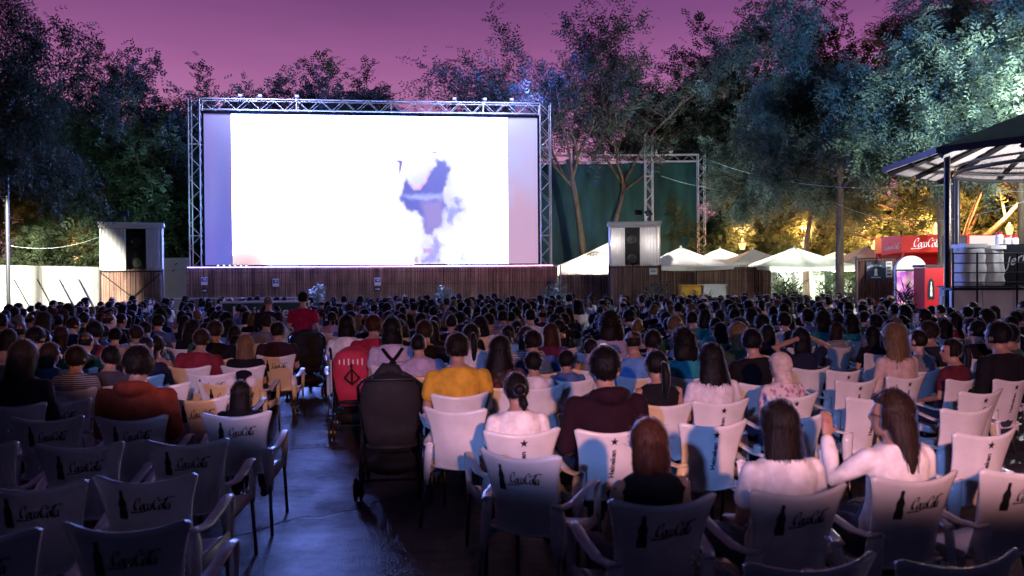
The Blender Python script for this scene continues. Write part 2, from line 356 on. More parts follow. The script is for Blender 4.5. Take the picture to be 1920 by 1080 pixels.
def picture(U, V):
    px = 432 + U * 523; py = 496 - V * 279
    cx = (px - 680) * 4.154; cy = (py - 250) * 4.154
    nz = (vnoise(cx, cy, 40, 1) - .5) * 40 + (vnoise(cx * .35 + cy * .9, cy * .35 - cx * .9, 14, 2) - .5) * 26
    col = np.ones(px.shape + (3,)); lit = np.ones(px.shape)
    def paint(poly, c, soft, fuzz, op=1.0):
        d = pmask(poly, cx, cy) + nz * fuzz; a = np.clip(d / (soft * 1.7) + .42, 0, 1); a = a * a * (3 - 2 * a) * op
        col[:] = col * (1 - a[..., None]) + np.array(c) * a[..., None]; lit[:] *= 1 - a
    paint([(560, 190), (650, 200), (700, 300), (690, 420), (780, 500), (800, 600), (720, 720), (600, 760), (520, 820), (600, 860), (600, 1015), (440, 1015), (440, 900), (470, 780), (450, 640), (330, 600), (280, 480), (330, 360)], (.45, .45, .9), 90, 1.4, .55)
    paint([(330, 345), (300, 430), (268, 490), (320, 600), (405, 612), (455, 660), (472, 790), (525, 790), (545, 745), (605, 728), (615, 600), (645, 560), (615, 470), (645, 380), (685, 280), (650, 215), (575, 195), (545, 275), (512, 288), (480, 370), (435, 432), (385, 428), (340, 380)], (.10, .10, .60), 20, .45)
    paint([(440, 540), (620, 510), (615, 730), (545, 745), (525, 790), (472, 790), (462, 650)], (.34, .24, .66), 40, .3, .85)
    paint([(285, 478), (610, 470), (615, 512), (440, 520), (330, 505)], (.55, .6, 1.2), 30, .4, .75)
    paint([(500, 152), (540, 136), (600, 133), (560, 150)], (.08, .09, .5), 8, .1)
    paint([(222, 216), (265, 206), (300, 212), (290, 260), (272, 345), (270, 225)], (.25, .12, .5), 8, .1)
    paint([(705, 495), (740, 490), (775, 590), (745, 605)], (.2, .2, .8), 30, 1.2, .8)
    paint([(640, 585), (690, 555), (735, 600), (690, 700), (645, 700)], (.25, .25, .85), 30, 1.2, .8)
    paint([(530, 815), (560, 810), (600, 850), (585, 1015), (450, 1015), (445, 960), (525, 935)], (.3, .26, .85), 30, .9, .8)
    paint([(450, 890), (525, 900), (520, 935), (450, 945)], (.55, .3, .7), 14, .3, .8)
    paint([(385, 955), (415, 965), (415, 1010), (385, 1010)], (.6, .3, .6), 10, .2, .8)
    paint([(738, 935), (775, 935), (795, 1000), (755, 1005)], (.35, .38, .9), 26, 1, .7)
    paint([(340, 385), (385, 432), (436, 436), (484, 372), (520, 285), (506, 280), (470, 370), (430, 415), (390, 415)], (1.3, .35, .9), 12, .1, .6)
    d = np.hypot((px - 455) / 38, (py - 500) / 28); a = np.clip(1 - d, 0, 1) ** .7; col[:] = col * (1 - a[..., None]) + np.array((1.0, .45, .5)) * a[..., None]; lit[:] *= 1 - a
    k = np.clip((lit - .96) / .04, 0, 1)[..., None] ** 2
    return col * (1 - k) + np.array((6.0, 9.5, 34.0)) * k
grid_panel('picture', u0, u1, zb, zt, 0, 160, 0.015, picture, scr, 1.0, np.concatenate([np.linspace(0, .14, 12), np.linspace(.16, .54, 4), np.linspace(.56, .88, 150), np.linspace(.9, 1, 3)]))
def left_spill(U, V): return np.stack([.125 + .05 * V + .02 * np.sin(U * 7), .115 + .02 * V + 0 * U, .50 + .06 * (1 - V) + 0 * U], -1)  # spill light on the white cloth, painted as emission colour
def right_spill(U, V):  # pink to lilac spill on the right cloth, put into the emission
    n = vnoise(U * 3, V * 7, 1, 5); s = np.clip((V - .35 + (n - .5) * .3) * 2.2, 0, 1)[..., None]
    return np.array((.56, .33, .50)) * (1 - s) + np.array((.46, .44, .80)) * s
grid_panel('side_panel', x0s, u0 - .015, zb, zt, 8, 12, 0.013, left_spill, scr, 1.0)
grid_panel('side_panel', u1 + .015, x1s, zb, zt, 10, 24, 0.013, right_spill, scr, 1.0)
# lamps on the top truss
tops = [(450, 'leftmost'), (486, 'second from left'), (553, 'third from left'), (848, 'third from right'), (906, 'second from right'), (958, 'rightmost')]
for i, (px, wd) in enumerate(tops):
    t_ = (px - 368) / (1022 - 368); p = SL + sx * (SW * t_); p.z = ZT + TW / 2 + .03
    L_ = thing('floodlight', f'small boxy white floodlight on the screen truss, {wd} of six', 'floodlight', p, SANG, 'floodlights along the top of the screen truss')
    MB().box((0, -.06, .12), (.15, .10, .10), Euler((R(-20), 0, 0)).to_matrix()).build('housing', M['grey'], L_)
    MB().tube([(-.11, -.06, .14), (-.11, -.02, .0), (.11, -.02, .0), (.11, -.06, .14)], .012, 6).build('bracket', M['black'], L_)
    MB().box((0, -.114, .137), (.12, .008, .075), Euler((R(-20), 0, 0)).to_matrix()).build('glass', M['lamp_white'], L_)
    lamp('SPOT', p + Vector((0, -1.3, .25)), 190, (.45, .50, 1), p + Vector((.3, .1, -.6)), 165, .5, .06, L_)
    if i in (1, 3, 5): lamp('SPOT', p + Vector((0, .1, .45)), (3500, 0, 1300, 0, 2600)[i - 1], (.10, .16, 1), p + Vector(((-3, 0, 0, 0, 7)[i - 1], 12, 2.0)), (130, 0, 130, 0, 75)[i - 1], .6, .08, L_)
# ------------------------------------------------------------------ reed fences
def reed_sheet(name, p, q, z0, z1, parent, sp=.0125, jit=.06, seed=1, thick=.010):
    rs = np.random.RandomState(seed); p, q = Vector(p), Vector(q); d = q - p; L = d.length; d.normalize(); nrm = Vector((d.y, -d.x, 0))
    n = int(L / sp); mb = MB()
    for i in range(n):
        c = p + d * (sp * (i + .5)) + nrm * (rs.rand() * .02); h = z1 - abs(rs.randn()) * jit * .5 + (rs.rand() < .12) * jit
        tl = (rs.rand() - .5) * .03; a = thick * (.7 + .5 * rs.rand()); B = c + d * tl; b_ = [(-a / 2, 0), (a / 2, 0), (0, a * .8)]
        vs = [c + d * x + nrm * y + Vector((0, 0, z0)) for x, y in b_] + [B + d * x + nrm * y + Vector((0, 0, h)) for x, y in b_]
        mb.add(vs, [(0, 1, 4, 3), (1, 2, 5, 4), (2, 0, 3, 5)])
    o = link(name, mb.mesh(name, M['reed']), parent); o['kind'] = 'stuff'; return o
def reed_fence(p, q, h, label, seed, step=2.0):
    p = Vector((p[0], p[1], 0)); q = Vector((q[0], q[1], 0)); t = thing('reed_fence', label, 'fence', p); d = q - p; L = d.length; dn = d.normalized(); nrm = Vector((dn.y, -dn.x, 0))
    reed_sheet('reed', Vector((0, 0, 0)), d, .02, h, t, seed=seed)
    b = MB(); b.tube([nrm * -.02 + Vector((0, 0, .01)), nrm * -.02 + Vector((0, 0, h - .12))], [.001, .001])
    me = MB().add([nrm * -.012 + Vector((0, 0, .02)), nrm * -.012 + d + Vector((0, 0, .02)), nrm * -.012 + d + Vector((0, 0, h - .1)), nrm * -.012 + Vector((0, 0, h - .1))], [(0, 1, 2, 3)])
    me.build('backing_net', M['blackcloth'], t)
    for z in (.35, 1.0, 1.65, h - .25):
        if z < h: rod('wire', nrm * .03 + Vector((0, 0, z)), nrm * .03 + d + Vector((0, 0, z)), .006, M['black'], t)
    for i in range(int(L / step) + 1): rod('post', nrm * -.05 + dn * min(L, i * step) + Vector((0, 0, 0)), nrm * -.05 + dn * min(L, i * step) + Vector((0, 0, h - .05)), .03, M['black'], t)
    return t
fa = at(350, 520, 30.2); fb = at(1046, 520, 31.6)
reed_fence(fa, fb, 2.36, 'long brown reed fence under the cinema screen', 1)
fc = at(1050, 520, 31.0); fd = at(1143, 520, 31.0)
reed_fence(fc, fd, 2.05, 'short reed fence below the white tent, lit from above', 2)
fe = at(1238, 520, 32.0); ff = at(1306, 520, 32.0)
reed_fence(fe, ff, 2.2, 'dark reed fence between the right speaker tower and parasols', 3)
reed_fence(at(1307, 520, 31.4), at(1446, 520, 31.4), 2.3, 'tall pale reed fence in front of the white parasols', 4)
rail = thing('stage_rail', 'long pale rail in front of the reed fence below the screen', 'rail', (0, 0, 0))
rod('rail_bar', at(310, 560, 28.6), at(560, 558, 28.6), .025, M['steel'], rail)
for px in range(315, 560, 60): 
    p = at(px, 560, 28.6); rod('rail_post', (p.x, p.y, 0), (p.x, p.y, p.z - .02), .02, M['steel'], rail)
# small posters on the fence
blueink = mat('blue print', (.05, .12, .42), .6, 0, .2); dkink = mat('dark print', (.02, .05, .06), .6)
for px, py, kind, lab in ((383, 527, 0, 'small blue and white poster at the left end of the reed fence'), (383, 545, 1, 'small dark arrow sign under the left poster on the reed fence'), (517, 530, 0, 'single blue and white poster on the reed fence, second from left'), (708, 528, 0, 'blue and white poster right of centre on the reed fence'), (708, 542, 1, 'small dark sign under the poster right of centre')):
    tt = (px - 350) / (1046 - 350); Yp = 30.2 + 1.4 * tt - .10; p = at(px, py, Yp); wd, hg = (.24, .30) if kind == 0 else (.26, .17)
    o = thing('poster' if kind == 0 else 'arrow_sign', lab, 'poster' if kind == 0 else 'sign', p, math.atan2(1.4, 14.2))
    MB().box((0, 0, 0), (wd, .006, hg)).build('sheet', M['white'] if kind == 0 else dkink, o)
    if kind == 0:
        MB().box((0, -.005, .04), (wd * .86, .004, hg * .45)).build('print_block', blueink, o); MB().box((.02, -.009, .05), (wd * .4, .003, hg * .2)).build('print_spot', M['white'], o)
    else:
        MB().add([(-.09, -.006, -.015), (.02, -.006, -.015), (.02, -.006, -.05), (.10, -.006, 0), (.02, -.006, .05), (.02, -.006, .015), (-.09, -.006, .015)], [tuple(range(7))]).build('arrow', M['white'], o)
spill = thing('led_strip', 'thin glowing strip along the top of the reed fence under the screen', 'light strip', (fa.x, fa.y - .42, 2.30), math.atan2(fb.y - fa.y, fb.x - fa.x)); Lf = math.hypot(fb.x - fa.x, fb.y - fa.y)  # added strip, its glow imitates screen spill along the fence top
MB().bbox(.2, Lf - .2, -.02, .02, .03, .05).build('rail', M['black'], spill)
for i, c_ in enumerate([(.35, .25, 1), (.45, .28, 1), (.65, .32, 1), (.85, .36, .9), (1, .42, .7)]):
    MB().bbox(.2 + i * (Lf - .4) / 5, .2 + (i + 1) * (Lf - .4) / 5 - .02, -.018, .018, .005, .029).build('light_bar', emat('lit strip', c_, 9), spill)
for i in range(6): rod('arm', (.3 + i * (Lf - .6) / 5, 0, .04), (.3 + i * (Lf - .6) / 5, .42, .04), .01, M['black'], spill)
# small stage lights at the lower left corner of the screen
for i, px in enumerate((409, 420, 431, 441, 452, 462)):
    p = at(px, 498, 30.0); o = thing('stage_light', f'tiny white stage light below the screen, {["first","second","third","fourth","fifth","sixth"][i]} from the left', 'stage light', p, 0, 'row of tiny lights below the screen')
    MB().tube([(0, .10, 0), (0, 0, 0)], [.05, .065], 10).build('housing', M['black'], o); MB().tube([(0, -.004, 0), (0, -.012, 0)], .045, 10).build('lens', M['lamp_white'], o)
    rod('bracket', (0, .05, -.05), (0, .2, -.14), .012, M['black'], o)

# ------------------------------------------------------------------ concrete wall at the left with props
wa = at(-70, 500, 25.0); wb = at(194, 500, 30.6); wall = thing('concrete_wall', 'pale floodlit concrete panel wall at the left edge', 'wall', (wa.x, wa.y, 0))
dw = Vector((wb.x - wa.x, wb.y - wa.y, 0)); nw = 12; Lw = dw.length; angw = math.atan2(dw.y, dw.x)
pm = MB().box((Lw / nw / 2, 0, 1.17), (Lw / nw - .03, .1, 2.32)).mesh('panel', M['concrete'])
for i in range(nw):
    o = link('panel', pm, wall); o.rotation_euler.z = angw; o.location = dw * (i / nw)
jm = MB().box((0, .0, 1.15), (.034, .07, 2.28)).mesh('joint', M['joint'])
for i in range(1, nw):
    o = link('joint', jm, wall); o.rotation_euler.z = angw; o.location = dw * (i / nw)
cp = MB().box((Lw / 2, 0, 2.35), (Lw, .13, .04)).build('coping', M['concrete'], wall); cp.rotation_euler.z = angw
nwv = Vector((dw.y, -dw.x, 0)).normalized()
for i, px in enumerate((10, 52, 94, 134)):
    k = (px + 70) / 264 * 1.0; c = dw * min(1, k) + nwv * .1
    rod('prop', c + Vector((0, 0, 1.9)), c + nwv * .1 + dw.normalized() * 1.1 + Vector((0, 0, .02)), .02, M['black'], wall)
p = at(14, 430, 24); o = thing('light_pole', 'slim dark pole with a string of tiny lights at far left', 'pole', (p.x, p.y, 0))
rod('shaft', (0, 0, 0), (0, 0, 5.6), .06, M['black'], o, 8)
bul = MB().ell((0, 0, 0), (.011, .011, .011), 6, 4).mesh('bulb', M['lamp_white'])
for i in range(14):
    b_ = link('bulb', bul, o); b_.location = (.07 * math.cos(i * 1.3), .07 * math.sin(i * 1.3) - .03, 3.2 + i * .13)
gp = thing('grey_panel', 'plain grey panel between left speaker tower and screen', 'panel', at(329, 520, 31.2)); gp.location.z = 0
MB().bbox(-.59, .59, 0, .06, 0, 2.72).build('sheet', M['grey'], gp); 
for x in (-.6, .6): rod('stud', (x, .09, 0), (x, .09, 2.7), .03, M['black'], gp)
for k, z in enumerate((2.2, 2.45)): rod('clamp', (-.1 + .1 * k, -.03, z), (-.02 + .1 * k, -.03, z + .06), .02, M['black'], gp)

# ------------------------------------------------------------------ speaker towers
def speaker_tower(pc, pxw, Y, ztop, zmid, x_open, lab, lab2, seed, brace=True, rz=0):
    c = at(pc, 500, Y); W = pxw / F * Y; t = thing('speaker_tower', lab, 'tower', (c.x, c.y, 0), rz); D = 1.3; h = W / 2
    for x in (-h, h):
        for y in (0, D): rod('post', (x, y, 0), (x, y, ztop - .05), .03, M['steel'], t, 8)
    rf = MB(); rf.bbox(-h - .08, h + .08, -.12, D + .1, ztop - .03, ztop + .05); rf.build('roof', M['white'], t)
    MB().bbox(-h - .05, h + .05, -.06, -.03, ztop - .16, ztop - .035).build('valance', M['white_cloth'], t)
    o0, o1 = x_open
    def curtain(xa, xb, y, nm):
        n = 22; vs = []; fs = []
        for j in range(9):
            z = zmid - .1 + (ztop - .17 - zmid + .1) * j / 8
            for i in range(n + 1):
                x = xa + (xb - xa) * i / n; vs.append((x, y + .02 * math.sin(i * 1.7 + j * .15) + .01 * math.sin(j * 2 + i), z))
        for j in range(8):
            for i in range(n): k = j * (n + 1) + i; fs.append((k, k + 1, k + n + 2, k + n + 1))
        MB().add(vs, fs).build(nm, M['white_cloth'], t, True)
    curtain(-h + .04, o0, -.01, 'curtain'); curtain(o1, h - .04, -.01, 'curtain')
    for x in (-h + .02, h - .02): MB().bbox(x - .006, x + .006, .05, D - .05, zmid - .1, ztop - .1).build('side_sheet', M['white_cloth'], t)
    MB().bbox(-h + .03, h - .03, D - .04, D - .02, .1, ztop - .1).build('back_sheet', M['blackcloth'], t)
    MB().bbox(-h + .03, h - .03, .04, D - .06, zmid - .06, zmid).build('deck', M['black'], t)
    reed_sheet('reed', Vector((-h, -.06, 0)), Vector((h, -.06, 0)), .02, zmid + .02, t, seed=seed)
    MB().bbox(-h, h, -.035, -.025, .02, zmid - .05).build('reed_backing', M['blackcloth'], t)
    rod('front_rail', (-h, -.10, zmid - .06), (h, -.10, zmid - .06), .025, M['black'], t)
    for x in (-h - .03, h + .03): rod('front_post', (x, -.10, 0), (x, -.10, zmid + .02), .028, M['black'], t)
    if brace:
        rod('brace', (-h, -.12, zmid - .1), (0.05, -.12, zmid - 1.0), .02, M['black'], t); rod('brace', (h, -.13, zmid - .1), (-.05, -.13, zmid - 1.02), .02, M['black'], t)
    sp_ = Vector((c.x, c.y, 0)) + Matrix.Rotation(rz, 3, 'Z') @ Vector(((o0 + o1) / 2, .45, zmid + .002)); s_ = thing('loudspeaker', lab2, 'speaker', sp_, rz); w_ = o1 - o0
    hs = (ztop - zmid - .25)
    for k, (a, b, ww) in enumerate(((0, hs * .6, w_ * 1.06), (hs * .6 + .01, hs, w_ * .92))):
        cab = MB().bbox(-ww / 2, ww / 2, 0, .45, a, b).build('cabinet', M['blackcloth'], s_)
        for zz in ([a + .25] if k == 0 else [a + .18]):
            MB().tube([(0, -.004, zz), (0, -.02, zz)], [.17, .15], 18).build('driver', M['rubber'], cab)
            MB().tube([(0, -.021, zz), (0, -.03, zz)], [.07, .03], 12).build('dust_cap', M['rubber'], cab)
    return t
speaker_tower(247, 104, 28.0, 3.82, 2.22, (-.18, .46), 'left speaker tower with white curtains and cross-braced reed base', 'tall black loudspeaker inside the left curtained tower', 11, True, R(22))
speaker_tower(1190, 92, 30.0, 3.86, 2.28, (-.36, .20), 'right speaker tower with white curtains beside the white tent', 'tall black loudspeaker inside the right curtained tower', 12, False, R(-6))
_p = at(1190, 500, 30.0); curtain_fill = ((_p.x + .62, _p.y + .35, 3.25), (_p.x - .66, _p.y + .45, 3.25))
p = at(1225, 509, 29.8); o = thing('paper_notice', 'white paper notice on the reed base of the right tower', 'notice', p); MB().box((0, 0, 0), (.30, .005, .24)).build('sheet', M['white'], o); MB().box((0, -.005, 0), (.22, .003, .02)).build('print_line', M['leg'], o); MB().box((0, -.005, .05), (.16, .003, .02)).build('print_line', M['leg'], o)

# ------------------------------------------------------------------ second truss frame with the green net
YN = 41.0
tf = thing('net_frame', 'second silver truss frame carrying the green shade net', 'truss frame', (0, 0, 0))
pA = at(1040, 400, YN); pB = at(1315, 400, YN); zN = at(1200, 297, YN).z
truss(tf, (pB.x, YN, .02), (pB.x, YN, zN + .15), .34, (1, 0, 0), faces='fsb', seg=.4)
truss(tf, (pA.x - 1, YN, zN), (pB.x - .17, YN, zN), .34, (0, 0, 1), faces='f', seg=.4)
tm = thing('truss_mast', 'slender lattice mast standing in front of the green net', 'mast', (at(1217, 400, YN - 1).x, YN - 1, 0))
truss(tm, (0, 0, .02), (0, 0, at(1217, 250, YN - 1).z), .36, (1, 0, 0), r=.022, faces='fsb', seg=.42)
for i, px in enumerate((1229, 1258)):
    p = at(px, 289, YN); p.z = zN + .19; L_ = thing('floodlight', f'small floodlight on the net frame, {["nearer the mast","farther right of the mast"][i]}', 'floodlight', p, 0, 'floodlights on the net frame')
    MB().box((0, 0, .12), (.18, .1, .13)).build('housing', M['white'], L_); MB().tube([(-.1, 0, .1), (-.1, 0, 0), (.1, 0, 0), (.1, 0, .1)], .012, 6).build('bracket', M['black'], L_)
def net_mat():
    m = mat('green shade net', (.02, .088, .082), .55, 0, .45, 1.2, .3, trans=.3, spec=.4, stretch=(1.6, 1, .35)); return m
nx_, nz_ = 150, 16; vs = []; fs = []; xa, xb = pA.x - 1.2, pB.x - .2; rs = np.random.RandomState(5); ph = rs.rand(6) * 6
for j in range(nz_ + 1):
    z = .3 + (zN - .25 - .3) * j / nz_
    for i in range(nx_ + 1):
        u = i / nx_; x = xa + (xb - xa) * u; k = 1 - .5 * j / nz_
        y = YN + .12 + k * (.035 * math.sin(u * 31 + ph[0] + z * .3) * math.sin(u * 5 + 1) + .07 * math.sin(u * 11 + ph[1] - z * .25) + .012 * math.sin(u * 83 + z))
        vs.append((x, y, z))
for j in range(nz_):
    for i in range(nx_): k = j * (nx_ + 1) + i; fs.append((k, k + 1, k + nx_ + 2, k + nx_ + 1))
o = MB().add(vs, fs).build('shade_net', net_mat(), None, True); tag(o, 'big hanging dark green shade net with folds right of the screen', 'shade net')

# ------------------------------------------------------------------ tent and parasols
def pyramid_canopy(name, cx, cy, hw, ze, za, val, m, parent):
    mb = MB(); n = 6; C = [(-hw, -hw), (hw, -hw), (hw, hw), (-hw, hw)]
    for k in range(4):
        a, b = C[k], C[(k + 1) % 4]; rows = []
        for j in range(n + 1):
            t = j / n; zz = ze + (za - ze) * (t ** 1.15)
            for i in range(n + 1):
                s = i / n; x = (a[0] * (1 - s) + b[0] * s) * (1 - t); y = (a[1] * (1 - s) + b[1] * s) * (1 - t)
                rows.append((cx + x, cy + y, zz - .06 * math.sin(math.pi * s) * (1 - t)))
        fs = [(j * (n + 1) + i, j * (n + 1) + i + 1, (j + 1) * (n + 1) + i + 1, (j + 1) * (n + 1) + i) for j in range(n) for i in range(n)]
        mb.add(rows, fs)
        vr = []
        for i in range(n + 1):
            s = i / n; x = cx + a[0] * (1 - s) + b[0] * s; y = cy + a[1] * (1 - s) + b[1] * s; z = ze - .06 * math.sin(math.pi * s); vr += [(x, y, z), (x, y, z - val)]
        mb.add(vr, [(2 * i, 2 * i + 2, 2 * i + 3, 2 * i + 1) for i in range(n)])
    return mb.build(name, m, parent, False)
tent = thing('event_tent', 'white pyramid tent with a brown emblem beside the right tower', 'tent', (at(1152, 480, 33.5).x, 34.8, 0))
pyramid_canopy('canopy', 0, 0, 2.35, 2.36, 3.40, .40, M['canvas'], tent)
for x in (-2.3, 2.3):
    for y in (-2.3, 2.3): rod('leg', (x, y, 0), (x, y, 2.34), .04, M['steel'], tent, 8)
# emblem on the front slope: a leaf-shaped outline with inner strokes
def slope_pt(u, v, hw=2.35, ze=2.36, za=3.40): t = v; return Vector((u, -hw * (1 - t) - .02, ze + (za - ze) * t ** 1.15 + .03))
mb = MB(); pts = []
for i in range(25):
    a = 2 * math.pi * i / 24; pts.append((-.75 + .42 * math.cos(a) + .12 * math.sin(a), .40 + .13 * math.sin(a) * (1 + .25 * math.cos(3 * a))))
mb.tube([slope_pt(*q) for q in pts], .022, 5)
for k in range(5): mb.tube([slope_pt(-1.05 + .12 * k, .36), slope_pt(-.98 + .13 * k, .45)], .016, 5)
mb.build('emblem', M['brown'], tent)
PAR = [(1277, 33.0, 1.75, 3.42, 'first white parasol right of the speaker tower'), (1350, 38.0, 1.8, 3.55, 'white parasol farther back between the first and third'), (1412, 36.0, 1.8, 3.42, 'white parasol behind the tall reed fence'), (1490, 33.0, 1.9, 3.38, 'large white parasol left of the slim tree trunk'), (1570, 39.0, 1.8, 3.4, 'distant white parasol behind the slim tree trunk'), (1622, 33.5, 1.6, 3.40, 'white parasol right of the slim tree trunk'), (1210, 38.5, 1.8, 3.3, 'white parasol mostly hidden behind the right speaker tower')]
for px, Y, hw, za, lab in PAR:
    za -= .36
    t = thing('parasol', lab, 'parasol', (gx(px, Y), Y, 0), random.uniform(-.1, .1), 'white parasols of the terrace')
    pyramid_canopy('canopy', 0, 0, hw, za - .78, za, .16, M['canvas'], t); rod('pole', (0, 0, 0), (0, 0, za - .02), .03, M['steel'], t, 8)
    MB().ell((0, 0, za + .02), (.05, .05, .05), 8, 5).build('finial', M['white'], t); MB().bbox(-.35, .35, -.35, .35, 0, .06).build('base', M['concrete'], t)
    for sx_ in (-1, 1):
        for sy_ in (-1, 1): rod('rib', (0, 0, za - .08), (sx_ * hw * .97, sy_ * hw * .97, za - .83), .012, M['steel'], t)
# lit terrace building behind the parasols
tb = thing('terrace_building', 'floodlit pale green-white terrace building under the parasols', 'building', (gx(1530, 41), 41, 0))
pale = mat('pale wall', (.66, .72, .62), .7, 0, .08, 1)
MB().bbox(-6, 4.6, .0, .25, 0, 2.75).build('wall', pale, tb)
glass = mat('window glass', (.10, .13, .12), .12, 0, .1)
for i in range(7):
    x = -4.8 + i * 1.4; wdw = MB().bbox(x - .45, x + .45, -.03, .0, .75, 2.15).build('window', M['white'], tb)
    MB().bbox(x - .38, x + .38, -.045, -.032, .82, 2.08).build('pane', glass if i % 3 else pale, wdw); MB().bbox(x - .02, x + .02, -.06, -.046, .82, 2.08).build('mullion', M['white'], wdw)
rod('drainpipe', (1.1, -.08, 0), (1.1, -.08, 2.7), .05, M['steel'], tb, 8); rod('drainpipe', (-.3, -.08, 0), (-.3, -.08, 2.7), .05, M['steel'], tb, 8)
MB().bbox(-6.3, 4.9, -.5, .5, 2.76, 2.92).build('roof', M['roofdark'], tb)
def lantern(x, y, h, lab, energy, col=(1, .44, .15)):
    t = thing('street_lantern', lab, 'street lamp', (x, y, 0)); rod('post', (0, 0, 0), (0, 0, h - .35), .05, M['black'], t, 8)
    MB().tube([(0, 0, h - .36), (0, 0, h - .05)], [.11, .19], 6).build('glass', M['lamp_warm'], t); MB().tube([(0, 0, h - .05), (0, 0, h + .08), (0, 0, h + .2)], [.23, .12, .02], 6).build('cap', M['black'], t)
    l = lamp('POINT', (x, y, h + .5), energy, col, rad=.2, parent=t); return t
def hung_lamp(x, y, z, lab, energy, col, grp=None, r=.12):
    t = thing('hanging_lamp', lab, 'lamp', (x, y, z), 0, grp); MB().ell((0, 0, 0), (r, r, r * .8), 12, 8).build('bulb', emat('lit bulb', col, 6), t); rod('cord', (0, 0, r * .7), (0, 0, .42), .008, M['black'], t)
    lamp('POINT', (x, y, z - r - .06), energy, col, rad=.1, parent=t); return t
hung_lamp(gx(1490, 33), 33.6, 2.05, 'white lamp hanging under the large parasol left of the trunk', 800, (.85, 1, .82))
hung_lamp(gx(1590, 36), 37.5, 2.1, 'white lamp hanging near the terrace windows behind the trunk', 900, (.85, 1, .82))
hung_lamp(gx(1400, 36), 38.5, 2.05, 'white lamp hanging under the parasol behind the tall reed fence', 800, (.95, 1, .88))
hung_lamp(gx(1277, 33), 33.3, 2.05, 'white lamp hanging under the first parasol beside the tower', 520, (1, .93, .85))
hung_lamp(gx(1110, 34), 33.6, 2.2, 'warm white lamp hanging inside the white tent', 620, (1, .86, .68))

for k_, q_ in enumerate(curtain_fill): hung_lamp(*q_, ['small lamp behind the right curtain of the right speaker tower', 'small lamp behind the left curtain of the right speaker tower'][k_], 40, (1, .88, .86), None, .04)  # unseen lamps added to brighten the curtains from behind
# tables with cloths in front of the fence
for px0, px1, m_, lab in ((1276, 1311, M['yellow'], 'yellow cloth-covered box table in front of the reed fence'), (1316, 1357, M['white_cloth'], 'pale cloth-covered box table right of the yellow one')):
    Y = 29.5; xa, xb = gx(px0, Y), gx(px1, Y); t = thing('cloth_table', lab, 'table', ((xa + xb) / 2, Y, 0)); hw = (xb - xa) / 2
    mb = MB(); rg = []
    for z, e in ((.05, .05), (.5, .03), (1.45, .0), (1.5, -.03)):
        rg.append([Vector((sx_ * (hw + e), sy_ * (.3 + e) , z)) + Vector((.02 * math.sin(i * 2.1), .02 * math.cos(i * 1.7), 0)) for i, (sx_, sy_) in enumerate([(-1, -1), (-.33, -1), (.33, -1), (1, -1), (1, 0), (1, 1), (.33, 1), (-.33, 1), (-1, 1), (-1, 0)])])
    mb.rings(rg); mb.build('cloth', m_, t)
    MB().bbox(-hw - .03, hw + .03, -.34, .34, 1.505, 1.54).build('table_top', M['white'] if m_ is not M['yellow'] else M['yellow'], t)

# ------------------------------------------------------------------ plants
def leafy_bush(name, lab, loc, h, rad, n, lm, pot=True, flowers=0, seed=1, llen=.22, lw=.03, grp=None):
    rs = np.random.RandomState(seed); t = thing(name, lab, 'plant', loc, 0, grp); z0 = .35 if pot else .02
    if pot: MB().tube([(0, 0, 0), (0, 0, .32), (0, 0, .36)], [.20, .27, .29], 14).build('pot', M['terracotta'], t)
    st = MB(); lf = MB(); fl = MB()
    for i in range(n):
        a = rs.rand() * 6.283; k = rs.rand() ** .6; tip = Vector((math.cos(a) * rad * k, math.sin(a) * rad * k, z0 + (h - z0) * (.55 + .45 * rs.rand()) * (1 - .25 * k)))
        base = Vector((math.cos(a) * .06, math.sin(a) * .06, z0 - .05)); st.tube([base, base.lerp(tip, .5) + Vector((0, 0, .1)), tip], [.012, .009, .004], 4)
        for j in range(9):
            f = .35 + .65 * j / 8; c = base.lerp(tip, f); d = Vector((rs.randn(), rs.randn(), .5 + .5 * rs.rand())).normalized(); s_ = d.cross(Vector((rs.randn(), rs.randn(), rs.randn()))).normalized(); L = llen * (.7 + .6 * rs.rand())
            lf.add([c, c + d * L * .5 + s_ * lw, c + d * L, c + d * L * .5 - s_ * lw], [(0, 1, 2, 3)])
        if rs.rand() < flowers:
            for q in range(5): c = tip + Vector((rs.randn(), rs.randn(), rs.randn())) * .06; fl.ell(c, (.045, .045, .03), 6, 4)
    st.build('stem', M['bark'], t); f_ = lf.build('foliage', lm, t); f_['kind'] = 'stuff'
    if fl.v: fl.build('blossom', M['petal'], t)['kind'] = 'stuff'
    return t
leafy_bush('flowering_shrub', 'white-flowered potted shrub left of centre before the reed fence', (gx(595, 29), 29, 0), 1.72, .36, 20, M['leafb'], True, .7, 3)
leafy_bush('flowering_shrub', 'pale potted shrub below the screen picture at the fence', (gx(828, 29.5), 29.5, 0), 1.66, .42, 22, M['leafb'], True, .25, 4)
leafy_bush('flowering_shrub', 'grey-green potted shrub at the right end of the screen fence', (gx(1042, 29.8), 29.8, 0), 1.8, .55, 26, M['leafb'], True, .15, 5)
leafy_bush('potted_plant', 'spiky dark potted plant beside the right speaker tower', (gx(1222, 29), 29, 0), 1.75, .6, 20, M['leafd'], True, 0, 6, .4, .02)
leafy_bush('potted_plant', 'green plant before the yellow table at the fence', (gx(1300, 28.4), 28.4, 0), 1.35, .6, 24, M['leaf'], True, 0, 7, .3, .02)
leafy_bush('potted_plant', 'tall leafy plant at the lit terrace left of the trunk', (gx(1478, 30), 30, 0), 2.1, .55, 26, M['leaf'], True, 0, 8, .35, .025)
leafy_bush('potted_plant', 'leafy plant beside the slim tree trunk at the terrace', (gx(1548, 31), 31, 0), 1.9, .5, 22, M['leaf'], True, 0, 9, .3, .03)
